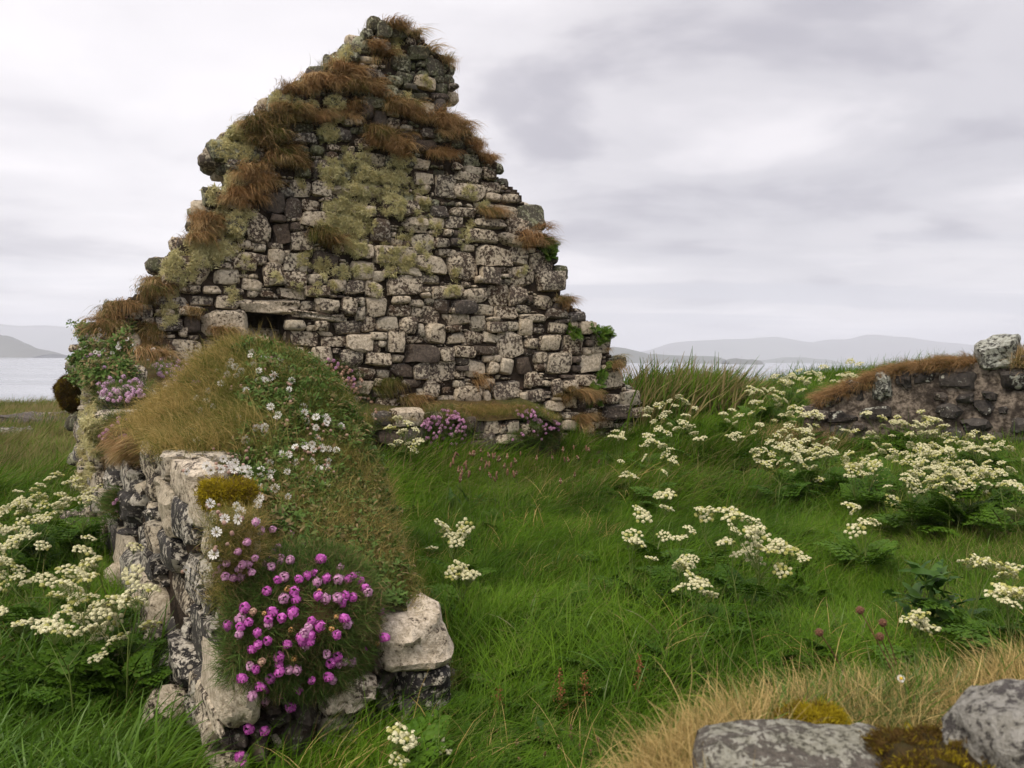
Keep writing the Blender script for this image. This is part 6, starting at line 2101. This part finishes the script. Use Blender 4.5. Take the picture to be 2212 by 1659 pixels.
# ------------------------------------------------------------------ sorrel, plantain, dock, seed heads, daisy
rs_ = np.random.default_rng(77)
for (x0, y0, x1, y1), lb in (((1207, 1444, 1212, 1590), 'tall rusty sorrel spike, left of the tallest pair near the bottom edge'), ((1263, 1452, 1258, 1580), 'rusty sorrel spike right beside the tallest one'),
                             ((1382, 1418, 1384, 1550), 'slender rusty sorrel spike near the straw grass'), ((1076, 1490, 1082, 1600), 'red sorrel spike nearest to the side wall'), ((1068, 1545, 1080, 1610), 'short bent red sorrel spike at the lower centre')):
    g_ = ray_ground(x1, y1, .0, 8)
    y = g_[1]
    root = empty('sorrel', g_, lb, 'wild plant')
    topp = at_depth(x0, y0, y)
    line = bez(g_, (g_ + topp) / 2 + rs_.normal(size=3) * .01, topp, 8)
    V_, F_ = tube(line, .0026, .0012, 4)
    b = Bag()
    b.add(V_ - g_, F_)
    link('stem', b.mesh('stem', [M_RUST]), root)
    b = Bag()
    for k in range(150):
        f_ = rs_.random() ** .8
        p = line[2] + (line[-1] - line[2]) * f_
        w_ = .018 * (1 - f_ * .65)
        c = p + rs_.normal(size=3) * [w_, w_, .012]
        V_, F_ = disc(.0034, c - g_, rs_.normal(size=3), 5, .3, rs_)
        b.add(V_, F_)
    o_ = link('seed_spike', b.mesh('seed_spike', [M_RUST]), root)
    o_['kind'] = 'stuff'


def head_mesh(mats, L, R, anth):
    b = Bag()
    V_, F_ = unit_box(4)
    q_ = V_ / np.linalg.norm(V_, axis=1)[:, None]
    b.add(q_ * [R, R, L], F_, 0)
    for d in dome_dirs(anth, rs_, -.6) if anth else ():
        V_, F_ = disc(R * .42, d * [R * 1.5, R * 1.5, L * .35] + [0, 0, -L * .15], d, 4, .3, rs_)
        b.add(V_, F_, 1)
    return b.mesh('flower_spike', mats)


PL = [head_mesh([M_PLANT, M_ANTHER], .013, .0048, 12), head_mesh([M_PLANT, M_ANTHER], .011, .005, 7), head_mesh([M_PLANT, M_ANTHER], .014, .0045, 0)]
DLEAF = []
for k in range(3):
    V_, F_ = leaf_blade(.19, .022, .07, 8)
    V_[:, 2] += .005 * np.sin(V_[:, 0] * 90 + k) * np.sign(V_[:, 1] + 1e-6)
    DLEAF.append(mesh('leaf', V_, [F_], M_DOCK))


def plantain(label, pts, h, nleaf, size=1.0, lean=.05):
    P_ = [q for q in (ray_ground(px, py, h, 14) for px, py in pts) if q is not None]
    c = np.mean(P_, 0)
    base = np.array([c[0], c[1] + .05, gz(c[0], c[1] + .05)])
    root = empty('plantain', base, label, 'wild plant')
    b = Bag()
    for p in P_:
        ft = np.array([p[0] + rs_.normal() * lean, p[1] + .05 + rs_.normal() * lean, 0])
        ft[2] = gz(ft[0], ft[1])
        V_, F_ = tube(bez(ft, (ft + p) / 2 + rs_.normal(size=3) * .02, p, 6), .0016, .0012, 3)
        b.add(V_ - base, F_)
        place('flower_spike', PL[rs_.integers(3)], root, p, size * rs_.uniform(.8, 1.2), (rs_.normal() * .2, rs_.normal() * .2, 0))
    o_ = link('stalks', b.mesh('stalks', [M_STEM]), root)
    o_['kind'] = 'stuff'
    for k in range(nleaf):
        a = rs_.uniform(0, 6.28)
        p = base + np.array([rs_.normal() * lean * 2.2, rs_.normal() * lean, 0])
        p[2] = gz(p[0], p[1])
        place('leaf', DLEAF[rs_.integers(3)], root, p, rs_.uniform(.8, 1.3), (0, -rs_.uniform(.9, 1.45), a))


Z6 = lambda x, y: (950.5 + .21875 * x, 907.3 + .21875 * y)
plantain('dense stand of ribwort plantain heads below the stone ledge', [Z6(rs_.uniform(100, 800), rs_.uniform(300, 590)) for _ in range(46)], .42, 22, 2.0, .13)
plantain('sparse ribwort plantain heads in the grass right of the dense stand', [Z6(*p) for p in ((1215, 290), (1320, 270), (1445, 280), (1470, 290), (955, 375), (1230, 390), (1265, 390), (1360, 370), (1570, 410), (1110, 370), (1190, 600), (1330, 540))], .40, 3, 1.9, .08)
plantain('dark ribwort plantain heads at the bottom edge of the meadow', [(1036.9 + .5313 * a, 1114.7 + .5313 * b_) for a, b_ in ((370, 860), (240, 910), (150, 920), (480, 920), (405, 940), (265, 970), (450, 960), (320, 940), (160, 990), (370, 895), (475, 905))], .14, 3, 1.1, .03)
# dock
g_ = ray_ground(2015, 1400, 0, 8)
root = empty('dock_plant', g_, 'dark broad-leaved dock plant in the right meadow', 'wild plant')
for k in range(44):
    a = rs_.uniform(0, 6.28)
    el = rs_.uniform(.1, 1.2)
    p = g_ + np.array([rs_.normal() * .07, rs_.normal() * .06, rs_.uniform(.12, .36)])
    place('leaf', DLEAF[rs_.integers(3)], root, p, rs_.uniform(.8, 1.2), (rs_.normal() * .35, -el * .9, a))
b = Bag()
for k in range(4):
    tp = g_ + np.array([rs_.normal() * .05, rs_.normal() * .05, .38])
    V_, F_ = tube(bez(g_, g_ + [0, 0, .15], tp, 5), .004, .0025, 5)
    b.add(V_ - g_, F_)
link('stem', b.mesh('stem', [M_STEM]), root)
# brown seed heads on the near wall
V_, F_ = unit_box(6)
q_ = V_ / np.linalg.norm(V_, axis=1)[:, None]
b = Bag()
b.add(q_ * [.0085, .0085, .0095] * (1 + .12 * fbm(q_, 6, 2, 1))[:, None], F_)
for d in dome_dirs(14, rs_, .3):
    V2, F2 = disc(.004, d * .011, d + [0, 0, .8], 3, .4, rs_)
    b.add(V2, F2)
SEED = b.mesh('seed_head', [M_SEED], False)
for heads, foot, lb in (([(1770, 1367)], (1835, 1420), 'single brown seed head leaning left on the near wall'), ([(1858, 1319), (1907, 1346), (1901, 1376)], (1962, 1450), 'stem group of three brown seed heads on the near wall')):
    y0 = 1.78
    f_ = at_depth(foot[0], foot[1], y0)
    f_[2] = near_h(f_[0], f_[1]) - .01 if near_h(f_[0], f_[1]) > f_[2] - .25 else f_[2] - .06
    root = empty('seed_stalk', f_, lb, 'wild plant')
    b = Bag()
    for hp in heads:
        p = at_depth(hp[0], hp[1], y0 - .02)
        V2, F2 = tube(bez(f_, (f_ + p) / 2 + [0.005, 0, .01], p, 7), .0013, .0011, 5)
        b.add(V2 - f_, F2)
        place('seed_head', SEED, root, p, .88, Vector(p - f_).to_track_quat('Z', 'Y').to_euler())
    link('stem', b.mesh('stem', [M_SEED]), root)
# dry stalks rising from the grass
for (x0, y0), (x1, y1), lb in (((1608, 1293), (1634, 1445), 'dry bent stalk standing in the grass, right of three'), ((1494, 1348), (1541, 1500), 'dry stalk leaning left out of the straw grass'), ((1539, 1375), (1602, 1460), 'dry slanting stalk between two others')):
    y = 2.2
    p, q_ = at_depth(x0, y0, y), at_depth(x1, y1, y)
    q_ = q_ + (q_ - p) * .8
    o_ = empty('dry_stalk', q_, lb, 'grass stalk')
    b = Bag()
    V2, F2 = tube(bez(q_, (p + q_) / 2 + [.01, 0, 0], p, 7), .0014, .0007, 4)
    b.add(V2 - q_, F2)
    link('stem', b.mesh('stem', [M_STALK]), o_)
# daisy
p = at_depth(1946, 1466, 1.66)
root = empty('daisy', p - [0, 0, .05], 'single daisy in the dry grass of the near wall', 'wild flower')
b = Bag()
for k in range(14):
    a = k * 6.283 / 14
    t = np.array([[.002, -.0008, 0], [.0085, -.0014, .001], [.0085, .0014, .001], [.002, .0008, 0]])
    b.add(t @ rotm((0, 0, 1), a).T, np.array([[0, 1, 2, 3]]))
fl_e = (math.radians(55), 0, 0)
place('petals', b.mesh('petals', [M_CAMPF]), root, p, .9, fl_e)
b = Bag()
V2, F2 = unit_box(3)
b.add(V2 / np.linalg.norm(V2, axis=1)[:, None] * [.0038, .0038, .002], F2)
place('flower_eye', b.mesh('flower_eye', [M_YELLOW]), root, p + [0, -.001, .001], .9, fl_e)
b = Bag()
V2, F2 = tube(bez([0, 0, 0], [0, .004, .03], [0, .001, .05], 4), .0009, .0008, 4)
b.add(V2, F2)
link('stem', b.mesh('stem', [M_STEM]), root)
for o in (gable, side, ledge, right, near):
    o['kind'] = 'thing'
